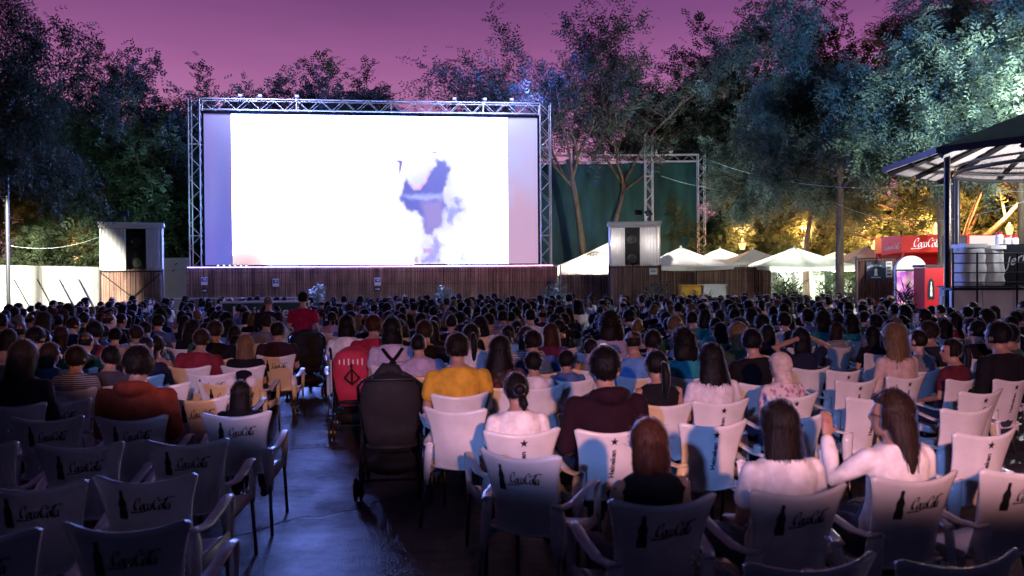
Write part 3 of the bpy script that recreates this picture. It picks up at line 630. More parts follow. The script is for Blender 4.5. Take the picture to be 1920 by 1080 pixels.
leafy_bush('potted_plant', 'spiky palm-like plant in front of the pink arched panel', (gx(1712, 22.5), 22.5, 0), 1.72, .6, 22, M['leafd'], True, 0, 10, .45, .018)
leafy_bush('potted_plant', 'small leafy plant between the reed bar and the trunk', (gx(1598, 30), 30, 0), 1.7, .4, 18, M['leaf'], True, 0, 12, .3, .03)

# ------------------------------------------------------------------ bar kiosk on the right
Yb = 25.0
rb_ = thing('reed_bar', 'reed-clad bar wall with a dark poster', 'bar', (gx(1605, Yb), Yb, 0)); wb_ = gx(1682, Yb) - gx(1605, Yb)
reed_sheet('reed', Vector((0, 0, 0)), Vector((wb_, 0, 0)), .02, 2.36, rb_, seed=31); MB().bbox(0, wb_, .01, .05, .02, 2.3).build('board', M['blackcloth'], rb_)
for x in (0, wb_): rod('post', (x, .0, 0), (x, .0, 2.42), .03, M['black'], rb_)
rod('top_rail', (0, -.03, 2.34), (wb_, -.03, 2.40), .02, M['black'], rb_)
MB().bbox(.05, wb_ - .05, -.5, -.06, .95, 1.02).build('counter', M['red'], rb_)
for x in (.1, wb_ - .1): rod('counter_leg', (x, -.45, 0), (x, -.45, .95), .03, M['black'], rb_)
navy = mat('navy poster', (.012, .03, .075), .5)
p = at(1642, 508, Yb - .08); ps = thing('bar_poster', 'navy poster with white LEGENDARIO lettering on the reed bar', 'poster', p); MB().box((0, 0, 0), (.58, .012, .56)).build('sheet', navy, ps)
v, f = text_mesh('LEGENDARIO', .088, .002)
MB().add([(x, -.010, .17 + y - .9 * x * x) for x, y, z in v], f).build('lettering', M['white'], ps)
mb = MB(); mb.tube([(0, -.012, .07), (0, -.012, .02), (0, -.012, -.02), (0, -.012, -.15)], [.03, .05, .035, .06], 10, flat=.004, side=(1, 0, 0)); mb.box((0, -.012, -.20), (.3, .004, .025)); mb.build('figure_print', M['white'], ps)
p = at(1667, 505, Yb - .08); ps = thing('white_notice', 'narrow white notice beside the navy poster', 'notice', p); MB().box((0, 0, 0), (.2, .008, .5)).build('sheet', M['white'], ps)
for k in range(4): MB().box((0, -.007, .17 - .11 * k), (.13, .004, .03 + .02 * (k % 2))).build('print_line', M['leg'], ps)
p = at(1675, 533, Yb - .12); o = thing('round_hat', 'round brown disc hanging at the reed bar corner', 'disc', p); MB().tube([(0, 0, 0), (0, -.03, 0)], [.15, .13], 16).build('disc', M['brown'], o); MB().tube([(0, -.031, 0), (0, -.06, 0)], [.07, .05], 12).build('boss', M['brown'], o)
# arched pink advertising panel
Ya = 23.6
def pink_mat():
    m = bpy.data.materials.new('backlit pink print'); m.use_nodes = True; t = m.node_tree; b = t.nodes['Principled BSDF']; tcn = N(t, 'ShaderNodeTexCoord')
    nz = N(t, 'ShaderNodeTexNoise'); nz.inputs['Scale'].default_value = 2.2; nz.inputs['Detail'].default_value = 3; t.links.new(tcn.outputs['Object'], nz.inputs[0])
    r = ramp(t, [(.36, (.30, .06, .36)), (.47, (.55, .16, .55)), (.55, (.85, .34, .55)), (.64, (1, .8, .75))]); t.links.new(nz.outputs[0], r.inputs[0])
    t.links.new(r.outputs[0], b.inputs['Base Color']); t.links.new(r.outputs[0], b.inputs['Emission Color']); b.inputs['Emission Strength'].default_value = .55; b.inputs['Roughness'].default_value = .3; return m
ar = thing('arched_panel', 'round-topped backlit panel glowing pink and white', 'sign', (gx(1709, Ya), Ya, 0)); aw = (gx(1738, Ya) - gx(1680, Ya)) / 2
zs_ = 1.98; pts = [(-aw, .1), (aw, .1), (aw, zs_)] + [(aw * math.cos(a), zs_ + aw * .92 * math.sin(a)) for a in np.linspace(0, math.pi, 17)[1:-1]] + [(-aw, zs_)]
def prism(mb, pts, y0, y1): n = len(pts); return mb.add([(x, y0, z) for x, z in pts] + [(x, y1, z) for x, z in pts], [tuple(range(n)), tuple(range(n, 2 * n))[::-1]] + [(i, (i + 1) % n, n + (i + 1) % n, n + i) for i in range(n)])
prism(MB(), pts, 0, .12).build('panel', M['white'], ar)
MB().bbox(-aw + .03, aw - .03, -.012, -.003, .5, zs_ - .05).build('print', pink_mat(), ar)
top_ = [(.97 * x, z) for x, z in pts if z >= zs_]; prism(MB(), top_, -.012, -.003).build('lit_top', emat('lit arch', (1, .95, 1), 1.3), ar)
rod('cross_bar', (-aw, -.02, zs_), (aw, -.02, zs_), .02, M['black'], ar)
for x in (-aw, aw): rod('frame_post', (x, -.005, 0), (x, -.005, zs_), .02, M['fascia'], ar)
# red cooler column
Yc = 21.5; rc = thing('red_cooler', 'tall dark red drinks cooler with a bottle emblem beside the pavilion post', 'cooler', (gx(1754, Yc), Yc, 0)); cw = (gx(1776, Yc) - gx(1736, Yc)) / 2
MB().bbox(-cw, cw, 0, .6, .05, 2.02).build('cabinet', M['red'], rc); MB().bbox(-cw - .02, cw + .02, -.02, .62, 2.03, 2.10).build('cap', M['black'], rc); MB().bbox(-cw + .03, cw - .03, .02, .58, 0, .045).build('plinth', M['black'], rc)
prism(MB(), [(-.12 + .09 * x, 1.45 + .28 * z) for x, z in [(-1, -1), (1, -1), (1, .2), (.7, .8), (0, 1.05), (-.7, .8), (-1, .2)]], -.012, -.003).build('emblem_plate', M['black'], rc)
bottle_pts = [(-.5, -1), (.5, -1), (.55, -.6), (.42, -.3), (.5, .1), (.22, .5), (.2, .95), (-.2, .95), (-.22, .5), (-.5, .1), (-.42, -.3), (-.55, -.6)]
prism(MB(), [(-.12 + .055 * x, 1.45 + .2 * z) for x, z in bottle_pts], -.018, -.013).build('bottle_emblem', M['white'], rc)
# red drinks kiosk with script sign behind
Yk = 30.0; kk = thing('drinks_kiosk', 'red drinks kiosk with white Coca-Cola script sign', 'kiosk', (gx(1690, Yk), Yk, 0)); kw = gx(1915, Yk) - gx(1690, Yk)
zk0, zk1 = at(1740, 472, Yk).z, at(1740, 441, Yk).z
redlit = mat('red sign face', (.60, .03, .03), .4, 0, .06, 1, emit=(1, .10, .07), emit_s=.10)
MB().bbox(0, kw, 0, 2.2, zk0, zk1).build('sign_box', redlit, kk)
sd = MB(); sd.add([(0, 0, zk0), (-.42, .7, zk0 - .12), (-.42, .7, zk1 - .02), (0, 0, zk1)], [(0, 1, 2, 3)]); sd.build('sign_side', redlit, kk)
for x in (.1, kw - .1):
    for y in (.1, 2.1): rod('post', (x, y, 0), (x, y, zk0), .06, M['red'], kk, 8)
MB().bbox(.05, kw - .05, .15, 2.1, 0, 1.1).build('counter', M['red'], kk); MB().bbox(0, kw, .1, .6, 1.101, 1.15).build('counter_top', M['white'], kk); MB().bbox(.02, kw, 2.1, 2.15, 1.16, zk0).build('back_wall', M['red'], kk)
V, Fc = script_logo(); sc_ = .36
MB().add([(.42 + x * sc_, -.012, zk0 + .17 + y * .36) for x, y in V], Fc).build('script_lettering', emat('lit white lettering', (1, .97, .95), 1.2), kk)
d_ = Vector((-.42, .7, 0)).normalized()
MB().add([Vector((0, 0, 0)) + d_ * (.70 - x * .22) + Vector((-.012, -.008, zk0 + .12 + y * .22)) for x, y in V], Fc).build('script_emblem', M['white'], kk)
MB().bbox(gx(1818, Yk) - gx(1690, Yk), kw - .05, -.02, -.004, zk0 + .03, zk1 - .03).build('white_panel', emat('lit pink white panel', (1, .80, .76), 1.1), kk)
hung_lamp(gx(1755, 30), 29.2, 2.1, 'small warm lamp under the red kiosk sign', 60, (1, .62, .4), None, .09)

# ------------------------------------------------------------------ pavilion with corrugated octagonal roof
pv = thing('pavilion', 'octagonal pavilion with dark corrugated roof on slim black posts', 'pavilion', (13.2, 18.6, 0))
side = 3.15; Rv = side / 2 / math.sin(math.pi / 8); a0 = math.atan2(17.4 - 18.6, 9.33 - 13.2); zE = 4.48; zA = 5.95
oct_ = [Vector((Rv * math.cos(a0 - k * math.pi / 4), Rv * math.sin(a0 - k * math.pi / 4), 0)) for k in range(8)]
apex = Vector((0, 0, zA))
corr = MB().box((0, 0, 0), (.035, 1, .03)).mesh('rib', M['roofin'])
for k in range(8):
    A, B = oct_[k] + Vector((0, 0, zE)), oct_[(k + 1) % 8] + Vector((0, 0, zE))
    up = Vector((0, 0, .10)); mb = MB(); mb.add([A + up, B + up, apex + up, A + up * .55, B + up * .55, apex + up * .55], [(0, 1, 2), (5, 4, 3), (0, 3, 4, 1)]); rp = mb.build('roof_panel', M['roofdark'], pv)
    # corrugated lining: folded strips running towards the apex
    mb = MB(); n = 30; up_n = Vector((0, 0, 1))
    rows = []
    for i in range(2 * n + 1):
        s = i / (2 * n); q = A.lerp(B, s); dz = .022 if i % 2 else -.0
        inn = apex; tmax = 1 - abs(2 * s - 1)
        e = A.lerp(apex, tmax if s < .5 else 0) if s < .5 else B.lerp(apex, tmax)
        if i in (0, 2 * n): e = q
        rows.append((q - Vector((0, 0, dz)), e - Vector((0, 0, dz))))
    # ribs run square to the eave, cut by the hips
    mid = (A + B) / 2; fall = (apex - mid); vs = []; fs = []
    for i in range(2 * n + 1):
        s = i / (2 * n); q = A.lerp(B, s); t_ = 1 - abs(2 * s - 1); e = q + fall * t_; dz = Vector((0, 0, -.03 if i % 2 else 0.012)); vs += [q + dz, e + dz]
    fs = [(2 * i, 2 * i + 2, 2 * i + 3, 2 * i + 1) for i in range(2 * n)]
    MB().add(vs, fs).build('roof_lining', M['roofin'], rp)
    ou = (A + B).normalized(); ou.z = 0; ou.normalize()
    MB().add([A + ou * .0, B + ou * .0, B + up * 1.1, A + up * 1.1, A + ou * .05 - up * .3, B + ou * .05 - up * .3, B + ou * .05 + up * 1.15, A + ou * .05 + up * 1.15], [(4, 5, 6, 7), (0, 3, 2, 1), (0, 1, 5, 4), (3, 7, 6, 2)]).build('fascia', M['fascia'], pv)
    h0 = A.lerp(apex, .02) - Vector((0, 0, .10)); rod('rafter', h0, apex - Vector((0, 0, .12)), .07, M['black'], pv, 4)
    m0 = mid.lerp(apex, .03) - Vector((0, 0, .10)); rod('rafter', m0, mid.lerp(apex, .95) - Vector((0, 0, .10)), .06, M['black'], pv, 4)
rg = MB(); rr_ = Rv * .62; zr = 4.28
rg.tube([(rr_ * math.cos(a), rr_ * math.sin(a), zr) for a in np.linspace(0, 2 * math.pi, 41)], .05, 6, side=None); rg.build('ring_beam', M['black'], pv, True)
MB().tube([(rr_ * math.cos(a), rr_ * math.sin(a), zr + .16) for a in np.linspace(0, 2 * math.pi, 41)], .03, 6).build('ring_beam', M['leg'], pv, True)
for (px, Y, r_, zt_) in ((1776, 18.0, .065, 4.5), (1795, 21.3, .065, 4.4)):
    X = gx(px, Y); rod('post', (X - 13.2, Y - 18.6, 0), (X - 13.2, Y - 18.6, zt_), r_, M['black'], pv, 12)
    MB().box((X - 13.2, Y - 18.6, .01), (.3, .3, .02)).build('base_plate', M['black'], pv)
    rod('sleeve', (X - 13.2 - .12, Y - 18.6 - .02, 0), (X - 13.2 - .12, Y - 18.6 - .02, 1.35), .035, M['white'], pv, 8)
for k in (2, 3, 4, 5, 6): rod('post', oct_[k] * .86, oct_[k] * .86 + Vector((0, 0, 4.6)), .065, M['black'], pv, 12)
hung_lamp(13.0, 18.9, 3.75, 'bright white lamp hanging under the pavilion roof', 1300, (.93, .92, 1), None, .16)
# counter and railing under the pavilion
Yr = 17.2; xr0, xr1 = gx(1788, Yr), gx(1960, Yr)
rl = thing('railing', 'black metal railing with four bars round the pavilion counter', 'railing', (xr0, Yr, 0))
zr_ = [at(1850, y, Yr).z for y in (475, 493, 511, 529)]
for z in zr_: rod('bar', (0, 0, z), (xr1 - xr0, 0, z), .014, M['black'], rl)
for x in (0, .52, 1.38, xr1 - xr0): rod('upright', (x, 0.02, 0), (x, 0.02, zr_[0] + .02), .022, M['black'], rl)
lw_ = thing('low_wall', 'white panelled low wall below the railing', 'wall', (xr0, Yr + .12, 0))
for i in range(3): MB().bbox(.02 + i * .68, .68 + i * .68, 0, .08, .05, zr_[3] - .18).build('panel', M['white'], lw_)
MB().bbox(0, 2.1, -.03, .35, zr_[3] - .17, zr_[3] - .12).build('ledge', M['black'], lw_)
# white sacks and dark banner behind the railing
def sack(px, Y, wd, z0, z1, lab, seed):
    rs = np.random.RandomState(seed); t = thing('bulk_sack', lab, 'sack', (gx(px, Y), Y, z0)); mb = MB(); rg_ = []; n = 20
    for j in range(9):
        z = (z1 - z0) * j / 8; k = 1 - .12 * abs(j / 8 - .45) + .03 * rs.randn(); rg_.append([Vector((wd / 2 * k * max(-1, min(1, 1.25 * math.cos(2 * math.pi * i / n))) , .28 * k * max(-1, min(1, 1.25 * math.sin(2 * math.pi * i / n))), z)) + Vector((rs.randn(), rs.randn(), 0)) * .012 for i in range(n)])
    mb.rings(rg_); mb.build('body', M['white_cloth'], t, True); mb2 = MB().bbox(-wd / 2 * .96, wd / 2 * .96, -.29, .29, z1 - z0 + .005, z1 - z0 + .09); mb2.build('lid', M['white'], t); return t
zc = zr_[3] - .12
cnt = thing('back_counter', 'dark serving counter behind the railing', 'counter', (xr0, Yr + .55, 0)); MB().bbox(.43, 2.3, 0, .85, .02, zc).build('body', M['grey'], cnt); MB().bbox(.40, 2.33, -.03, .88, zc + .001, zc + .03).build('top', M['black'], cnt)
sack(1817, 18.1, .52, zc + .031, 2.42, 'large white sack behind the railing nearest the post', 1)
sack(1858, 18.1, .36, zc + .031, 2.38, 'narrow white sack second from the post behind the railing', 2)
bn = thing('dark_banner', 'black banner with white handwriting at the right edge', 'banner', (gx(1903, 17.9), 17.9, zc + .031)); MB().bbox(-.33, .45, 0, .03, 0, .93).build('sheet', M['blackcloth'], bn)
v, f = text_mesh('Jerry', .34); MB().add([(.12 + x * .9 + y * .2, -.006, .62 + y + x * .35) for x, y, z in v], f).build('lettering', M['grey'], bn)
for i, (px, lab) in enumerate(((1873, 'left'), (1888, 'middle'), (1903, 'right'))):
    t = thing('drink_bottle', f'{lab} of three pale red-capped jars above the railing', 'jar', (gx(px, 18.15), 18.15, 2.475 if i == 0 else 2.40), 0, 'jars above the railing')
    MB().tube([(0, 0, 0), (0, 0, .20), (0, 0, .25)], [.075, .075, .05], 12).build('jar', M['white'], t); MB().tube([(0, 0, .251), (0, 0, .31)], .06, 12).build('cap', M['red'], t)
sh = thing('jar_shelf', 'short dark shelf carrying the pale jars', 'shelf', (gx(1888, 18.15), 18.15, zc + .031)); MB().bbox(-.06, .45, -.12, .12, 2.36 - zc - .03, 2.40 - zc - .032).build('board', M['black'], sh)
for x in (-.05, .43): rod('bracket', (x, .14, 0), (x, .14, 2.36 - zc - .03), .015, M['black'], sh)
dkbox = thing('wall_cabinet', 'dark square cabinet behind the pavilion post', 'cabinet', (gx(1797, 23), 23, 0)); MB().bbox(-.25, .25, 0, .4, 2.1, 2.95).build('box', M['black'], dkbox); rod('stand', (0, .2, 0), (0, .2, 2.1), .05, M['black'], dkbox, 8); MB().bbox(-.21, .21, -.02, 0, 2.15, 2.9).build('door', M['roofdark'], dkbox)
hung_lamp(11.35, 17.45, 3.1, 'small white lamp above the railing lighting the sacks', 70, (.85, .88, 1), None, .05)  # lamp added only to lift the sacks
# string cables
def cable(a, b, sag, lab):
    pts = [Vector(a).lerp(Vector(b), i / 14) - Vector((0, 0, sag * 4 * (i / 14) * (1 - i / 14))) for i in range(15)]
    tag(MB().tube(pts, .007, 5).build('cable', M['cable'], None, True), lab, 'cable')
cable(at(1330, 300, 34), at(1786, 345, 21.2), .5, 'long pale cable from the net frame towards the pavilion post')
cable(at(1565, 380, 28), at(1935, 372, 19), .6, 'sagging pale cable from the slim trunk to the right edge')
cable(at(1860, 350, 19), at(1960, 352, 18), .1, 'short pale cable under the pavilion eave')
cable(at(1240, 330, 36.0), at(1420, 360, 36), .2, 'thin cable from lattice mast across the green net')
cable(at(14, 460, 24), at(195, 440, 28), .25, 'dark cable from the light pole to the left tower')

# ------------------------------------------------------------------ floodlights of the ground (behind the audience and at the sides)
def flood(loc, target, energy, col, size, blend, rad, lab):
    loc = Vector(loc); t = thing('floodlight_mast', lab, 'floodlight', (loc.x, loc.y, 0)); rod('mast', (0, 0, 0), (0, 0, loc.z - .1), .05, M['black'], t, 8)
    q = (Vector(target) - loc).normalized(); rot = q.to_track_quat('-Z', 'Y').to_matrix()
    MB().box(Vector((0, 0, loc.z)) - q * .16, (.5, .34, .16), rot).build('housing', M['black'], t); MB().box(Vector((0, 0, loc.z)) - q * .07, (.46, .30, .01), rot).build('lens', emat('lit lens', col, 3), t)
    lamp('SPOT', loc + q * .02, energy, col, target, size, blend, rad, t); return t
# each rear lamp has its wide cone tilted up to start just above the nearest chairs
def rear(loc, az, y0, z0, energy, col, lab):
    loc = Vector(loc); dep = math.atan2(loc.z - z0, y0 - loc.y); el = R(60) - dep
    t = flood(loc, loc + Vector((math.sin(az) * math.cos(el), math.cos(az) * math.cos(el), math.sin(el))) * 20, energy, col, 120, .05, .11, lab)
    v_ = MB().box((0, .32, 0), (1.7, .8, .015)).build('visor', M['black'], t); v_.location = (0, 0, loc.z + .11); v_.rotation_euler.z = -az  # unseen plate added to keep the beam off the trees
    v_ = MB().box((0, .715, 0), (1.7, .012, .215)).build('visor_lip', M['black'], t); v_.location = (0, 0, loc.z + .003); v_.rotation_euler.z = -az  # unseen lip added to fade the beam over the far rows
    for o_ in t.children:
        if o_.name.startswith('housing'): o_.location.z = -.02
rear((1.3, -5.0, 3.5), R(6), 3.35, .79, 5400, (1, .40, .27), 'warm floodlight on a mast behind the audience')
rear((-2.2, -5.0, 3.6), R(17), 4.2, .72, 3300, (.18, .34, 1), 'blue floodlight on a mast behind the audience, left of the warm one')
flood((-13.9, 20.5, 4.2), (-16.3, 28.5, 1.0), 20000, (1, .97, .82), 46, .5, .15, 'white floodlight aimed at the concrete wall')
flood((15.5, 21.0, 6.6), (12.5, 30, 8.2), 9000, (.78, 1, .88), 120, .6, .25, 'white floodlight above the pavilion aimed up at the trees')
def box_flood(loc, target, energy, col, size, lab):
    loc = Vector(loc); q = (Vector(target) - loc).normalized(); rot = q.to_track_quat('-Z', 'Y').to_matrix(); t = thing('box_floodlight', lab, 'floodlight', loc)
    MB().box(-q * .12, (.3, .2, .1), rot).build('housing', M['black'], t); MB().box(-q * .065, (.27, .17, .008), rot).build('lens', emat('lit lens', col, 3), t); rod('bracket', -q * .12, (0, 0, -.42), .015, M['black'], t)
    lamp('SPOT', loc + q * .02, energy, col, target, size, .6, .12, t)
flood((12.6, 12.0, 6.2), (13.4, 31, 11.2), 20000, (.15, .36, 1), 44, .5, .3, 'cool white floodlight on a mast right of the audience aimed at the trees')
box_flood((gx(1190, 30) + .3, 31.0, 4.33), (gx(1160, 37), 39, 4.5), 1000, (.80, 1, .95), 130, 'small floodlight on the right tower roof aimed at the green net')  # added because the net needed light
box_flood((gx(1190, 30) + .7, 30.5, 4.33), (10.5, 33, 8.5), 2200, (.50, .68, 1), 110, 'small cool floodlight on the right tower roof aimed at the locust trees')  # extra lamp put in to light the locusts from the left
box_flood((gx(247, 28) - .5, 28.6, 4.26), (-15.5, 37, 6.5), 260, (.35, .75, 1), 130, 'small cool floodlight on the left tower roof aimed at the trees')
# ------------------------------------------------------------------ trees
def np_mesh(name, V, Q, m):
    me = bpy.data.meshes.new(name); me.vertices.add(len(V)); me.vertices.foreach_set('co', V.astype(np.float32).ravel())
    me.loops.add(Q.size); me.loops.foreach_set('vertex_index', Q.astype(np.int32).ravel())
    me.polygons.add(len(Q)); me.polygons.foreach_set('loop_start', np.arange(0, Q.size, Q.shape[1], dtype=np.int32))
    me.update(calc_edges=True); me.materials.append(m); return me
def tree_data(seed, H, r0, fork, spread, nlimb, droop, nfrond, leafm, flen=.34, pairs=4, lsz=(.095, .034), trunks=1, lean=(0, 0), cl=.22, up=.5):
    rs = np.random.RandomState(seed); br = MB(); anch = []
    def grow(p, d, L, r, lev):
        n = 5 if lev < 2 else 4; pts = [p]; rad = [r]; dd = d.copy()
        for i in range(n):
            dd = (dd + Vector(rs.randn(3)) * (.10 + .05 * lev) + Vector((0, 0, .07 * up if lev < 2 else -.10 * droop))).normalized(); p = p + dd * (L / n); pts.append(p); rad.append(r * (1 - .55 * (i + 1) / n))
        br.tube(pts, rad, (8, 6, 5, 4, 3)[min(lev, 4)])
        if lev >= 2:
            for i in range(1, n + 1): anch.append((pts[i], dd, lev))
        if lev < 3:
            k = (nlimb, 5, 5)[lev]
            for c in range(k):
                f = (.35 + .65 * (c + rs.rand()) / k) if lev else (.75 + .25 * rs.rand()); i = min(n - 1, int(f * n)); q = pts[i].lerp(pts[i + 1], f * n - i if f < 1 else 1)
                ax = Vector(rs.randn(3)); ax = (ax - dd * ax.dot(dd)).normalized(); an = R(rs.uniform(28, 62)) * spread
                nd = (dd * math.cos(an) + ax * math.sin(an)).normalized()
                if lev == 0:
                    a = 2 * math.pi * (c + .4 * rs.rand()) / k; nd = (Vector((math.cos(a), math.sin(a), 0)) * math.sin(an) * 1.1 + Vector((0, 0, 1)) * math.cos(an)).normalized()
                grow(q, nd, L * (.62, .58, .5)[lev] * rs.uniform(.75, 1.2) if lev else (H - fork) * rs.uniform(.55, .85), rad[i] * (.62 if lev else .6), lev + 1)
    for t_ in range(trunks):
        off = Vector(((t_ - (trunks - 1) / 2) * .7, .2 * t_, 0)); grow(off, Vector((lean[0] + (t_ - (trunks - 1) / 2) * .16, lean[1], 1)).normalized(), fork, r0 * (1 if t_ == 0 else .8), 0)
    A = np.array([tuple(a[0]) for a in anch]); D = np.array([tuple(a[1]) for a in anch]); zmax = A[:, 2].max(); sc = H / zmax
    idx = rs.randint(0, len(A), nfrond); P = A[idx] + rs.randn(nfrond, 3) * cl; Dd = D[idx] + rs.randn(nfrond, 3) * .9; Dd[:, 2] += .25 - droop * rs.rand(nfrond) * 1.3
    Dd /= np.linalg.norm(Dd, axis=1, keepdims=True); L = flen * rs.uniform(.6, 1.3, nfrond)
    S = np.cross(Dd, np.array([0, 0, 1.0]) + .45 * rs.randn(nfrond, 3)); S /= np.linalg.norm(S, axis=1, keepdims=True)
    quads = []
    for k in range(pairs):
        f = (k + .6) / pairs
        c = P + Dd * (L * f)[:, None]; c[:, 2] -= droop * .25 * L * f * f
        for sg in (-1, 1):
            ld = S * sg * .8 + Dd * .6; ld[:, 2] -= .15 * droop; ld /= np.linalg.norm(ld, axis=1, keepdims=True); wv = np.cross(ld, np.cross(Dd, S)); wv /= np.linalg.norm(wv, axis=1, keepdims=True) + 1e-9
            ll = lsz[0] * (1 - .35 * abs(f - .45)); quads.append(np.stack([c, c + ld * ll * .45 + wv * lsz[1] * .5, c + ld * ll, c + ld * ll * .45 - wv * lsz[1] * .5], 1))
    Q = np.concatenate(quads, 0); V = Q.reshape(-1, 3) ; V[:, 2] = np.maximum(V[:, 2], .3)
    crown = np_mesh('crown', V, np.arange(len(V)).reshape(-1, 4), leafm)
    return br.mesh('trunk', M['bark'], True), crown, sc
def tree(name, lab, data, loc, s=1.0, rz=0, sz=None, group='trees round the cinema'):
    t = thing(name, lab, 'tree', loc, rz, group); k = data[2] * s; t.scale = (k, k, k * (sz or 1)); link('trunk', data[0], t); c = link('crown', data[1], t); return t
TD = {}
TD['locust'] = tree_data(3, 11.0, .17, 6.0, .82, 8, 1.0, 10500, M['leafb'], .50, 4, (.17, .05), cl=.14, lean=(.02, 0))
TD['acacia'] = tree_data(5, 12.5, .17, 6.0, .85, 6, .3, 5600, M['leafb'], .46, 3, (.19, .055), trunks=2, cl=.14)
TD['dark'] = tree_data(8, 13.0, .26, 4.0, .9, 8, .3, 15000, M['leafd'], .42, 3, (.19, .085), cl=.26, up=1)
TD['left'] = tree_data(12, 11.5, .22, 2.6, 1.15, 9, .5, 16000, M['leaf'], .44, 3, (.18, .07), cl=.24)
TD['weep'] = tree_data(15, 12.0, .24, 4.5, .7, 8, 1.3, 15000, M['leafd'], .46, 3, (.20, .045), cl=.18)
TD['bushy'] = tree_data(21, 7.5, .16, 1.5, 1.2, 9, .4, 14000, M['leaf'], .40, 3, (.17, .075), cl=.26)
def tp(px, Y): return (gx(px, Y), Y, 0)
tree('drooping_tree', 'tall dark drooping tree overhanging the top left corner', TD['weep'], tp(-150, 20), .74, 2.2, 1.35)
tree('leafy_tree', 'dense dark tree above the concrete wall at far left', TD['left'], tp(95, 36), 1.02, 0)
tree('leafy_tree', 'dense dark tree behind the left speaker tower', TD['left'], tp(235, 38), 1.02, 1.9)
tree('leafy_tree', 'dark tree just left of the screen frame', TD['bushy'], tp(335, 37), 1.25, .7)
tree('leafy_tree', 'rounded dark tree farther back left of the screen', TD['left'], tp(330, 46), 1.05, 4.0)
tree('leafy_tree', 'low bushy tree between concrete wall and left tower', TD['bushy'], tp(140, 33.5), .72, 2.7)
tree('silhouette_tree', 'tall dark tree silhouetted left of the screen frame', TD['dark'], tp(285, 43), 1.04, 5.0)
tree('silhouette_tree', 'tall dark tree silhouetted above the left half of the screen', TD['dark'], tp(500, 43), 1.0, .3)
tree('silhouette_tree', 'tall dark tree silhouetted above the middle of the screen', TD['dark'], tp(605, 41), 1.03, 1.6)
tree('silhouette_tree', 'lower dark tree silhouetted above the right half of the screen', TD['dark'], tp(755, 44), .93, 2.9)
tree('acacia_tree', 'feathery twin-trunked tree in front of the green net', TD['acacia'], tp(1115, 38.6), 1.20, 0)
tree('silhouette_tree', 'tall dark tree rising behind the green net', TD['dark'], tp(1395, 47), 1.25, 4.4)
tree('silhouette_tree', 'dark tree behind the slim-trunked locust at right', TD['dark'], tp(1500, 46), 1.28, 5.3)
tree('locust_tree', 'slim-trunked feathery locust tree rising between the white parasols', TD['locust'], tp(1563, 28.0), 1.02, 0)
tree('locust_tree', 'drooping pale locust tree left of the slim trunk, over the parasols', TD['locust'], tp(1520, 36), .92, 2.0)
tree('locust_tree', 'pale leafy tree above the pavilion roof', TD['locust'], tp(1765, 29), 1.10, 4.1)
tree('locust_tree', 'brightly lit leafy tree at the right edge behind the pavilion', TD['locust'], tp(1900, 27), 1.12, 5.5)
tree('leafy_tree', 'tall dark leafy tree in the top right corner', TD['left'], tp(1800, 39), 1.28, 2.4)
for px, Y, s, rz, lab in ((1365, 42.5, .85, .4, 'warm-lit bushy tree behind the net frame corner'), (1455, 44, .9, 1.7, 'warm-lit bushy tree behind the large parasol'), (1600, 47, 1.0, 3.0, 'warm-lit bushy tree behind the rightmost parasol'), (1720, 45, .95, 4.2, 'warm-lit bushy tree behind the red kiosk'), (1850, 43, 1.0, 5.1, 'warm-lit bushy tree behind the pavilion counter'), (1975, 40, 1.0, 5.9, 'warm-lit bushy tree at the right edge of the frame')):
    tree('bushy_tree', lab, TD['bushy'], tp(px, Y), s, rz, group='warm-lit trees behind the terrace')
lantern(gx(1640, 40.5), 40.5, 3.4, 'small warm street lantern behind the rightmost parasol', 2300)
lantern(gx(1392, 38.8), 38.8, 3.5, 'warm street lantern behind the net frame corner', 620)
lantern(gx(1508, 40.0), 40.0, 3.6, 'warm street lantern behind the large parasol', 800)
lantern(gx(1745, 40), 39.5, 4.2, 'warm street lantern behind the red kiosk', 2300)
lantern(gx(1880, 37), 36.5, 4.0, 'warm street lantern behind the pavilion counter', 2300)
lantern(gx(146, 32.2), 32.2, 2.9, 'warm street lantern shining through the trees above the concrete wall', 170, (1, .40, .14))
lantern(gx(48, 32.6), 32.6, 3.3, 'warm street lantern at far left behind the trees', 110, (1, .40, .14))

# ------------------------------------------------------------------ chairs
def back_pt(u, v):
    hw = .208 - .016 * math.sin(math.pi * min(1, v * 1.05)) + .038 * v ** 3
    z = .40 + .445 * v + .040 * u * u * v ** 3 - .020 * (max(0, abs(u) - .86) / .14) ** 2 * v ** 6
    y = -.205 - .115 * v + .055 * u * u
    return Vector((u * hw, y, z))
def shell(mb, fn, nu, nv, th, nrm):
    vs = []; 
    for s in (0, 1):
        for j in range(nv + 1):
            for i in range(nu + 1): vs.append(fn(-1 + 2 * i / nu, j / nv) + Vector(nrm) * (th * s))
    m_ = (nu + 1) * (nv + 1); fs = []
    for j in range(nv):
        for i in range(nu):
            k = j * (nu + 1) + i; fs.append((k, k + 1, k + nu + 2, k + nu + 1)); fs.append((m_ + k, m_ + k + nu + 1, m_ + k + nu + 2, m_ + k + 1))
    ring = [i for i in range(nu + 1)] + [j * (nu + 1) + nu for j in range(1, nv + 1)] + [nv * (nu + 1) + i for i in range(nu - 1, -1, -1)] + [j * (nu + 1) for j in range(nv - 1, 0, -1)]
    for a, b in zip(ring, ring[1:] + ring[:1]): fs.append((a, m_ + a, m_ + b, b))
    mb.add(vs, fs)
def seat_pt(u, v): return Vector((u * (.205 + .02 * v), -.215 + .46 * v, .415 + .02 * u * u - .02 * math.sin(math.pi * v) - .03 * max(0, v - .85) * 6))
mb = MB(); shell(mb, back_pt, 24, 16, .011, (0, 1, 0)); CH_BACK = mb.mesh('backrest', M['plastic'], True)
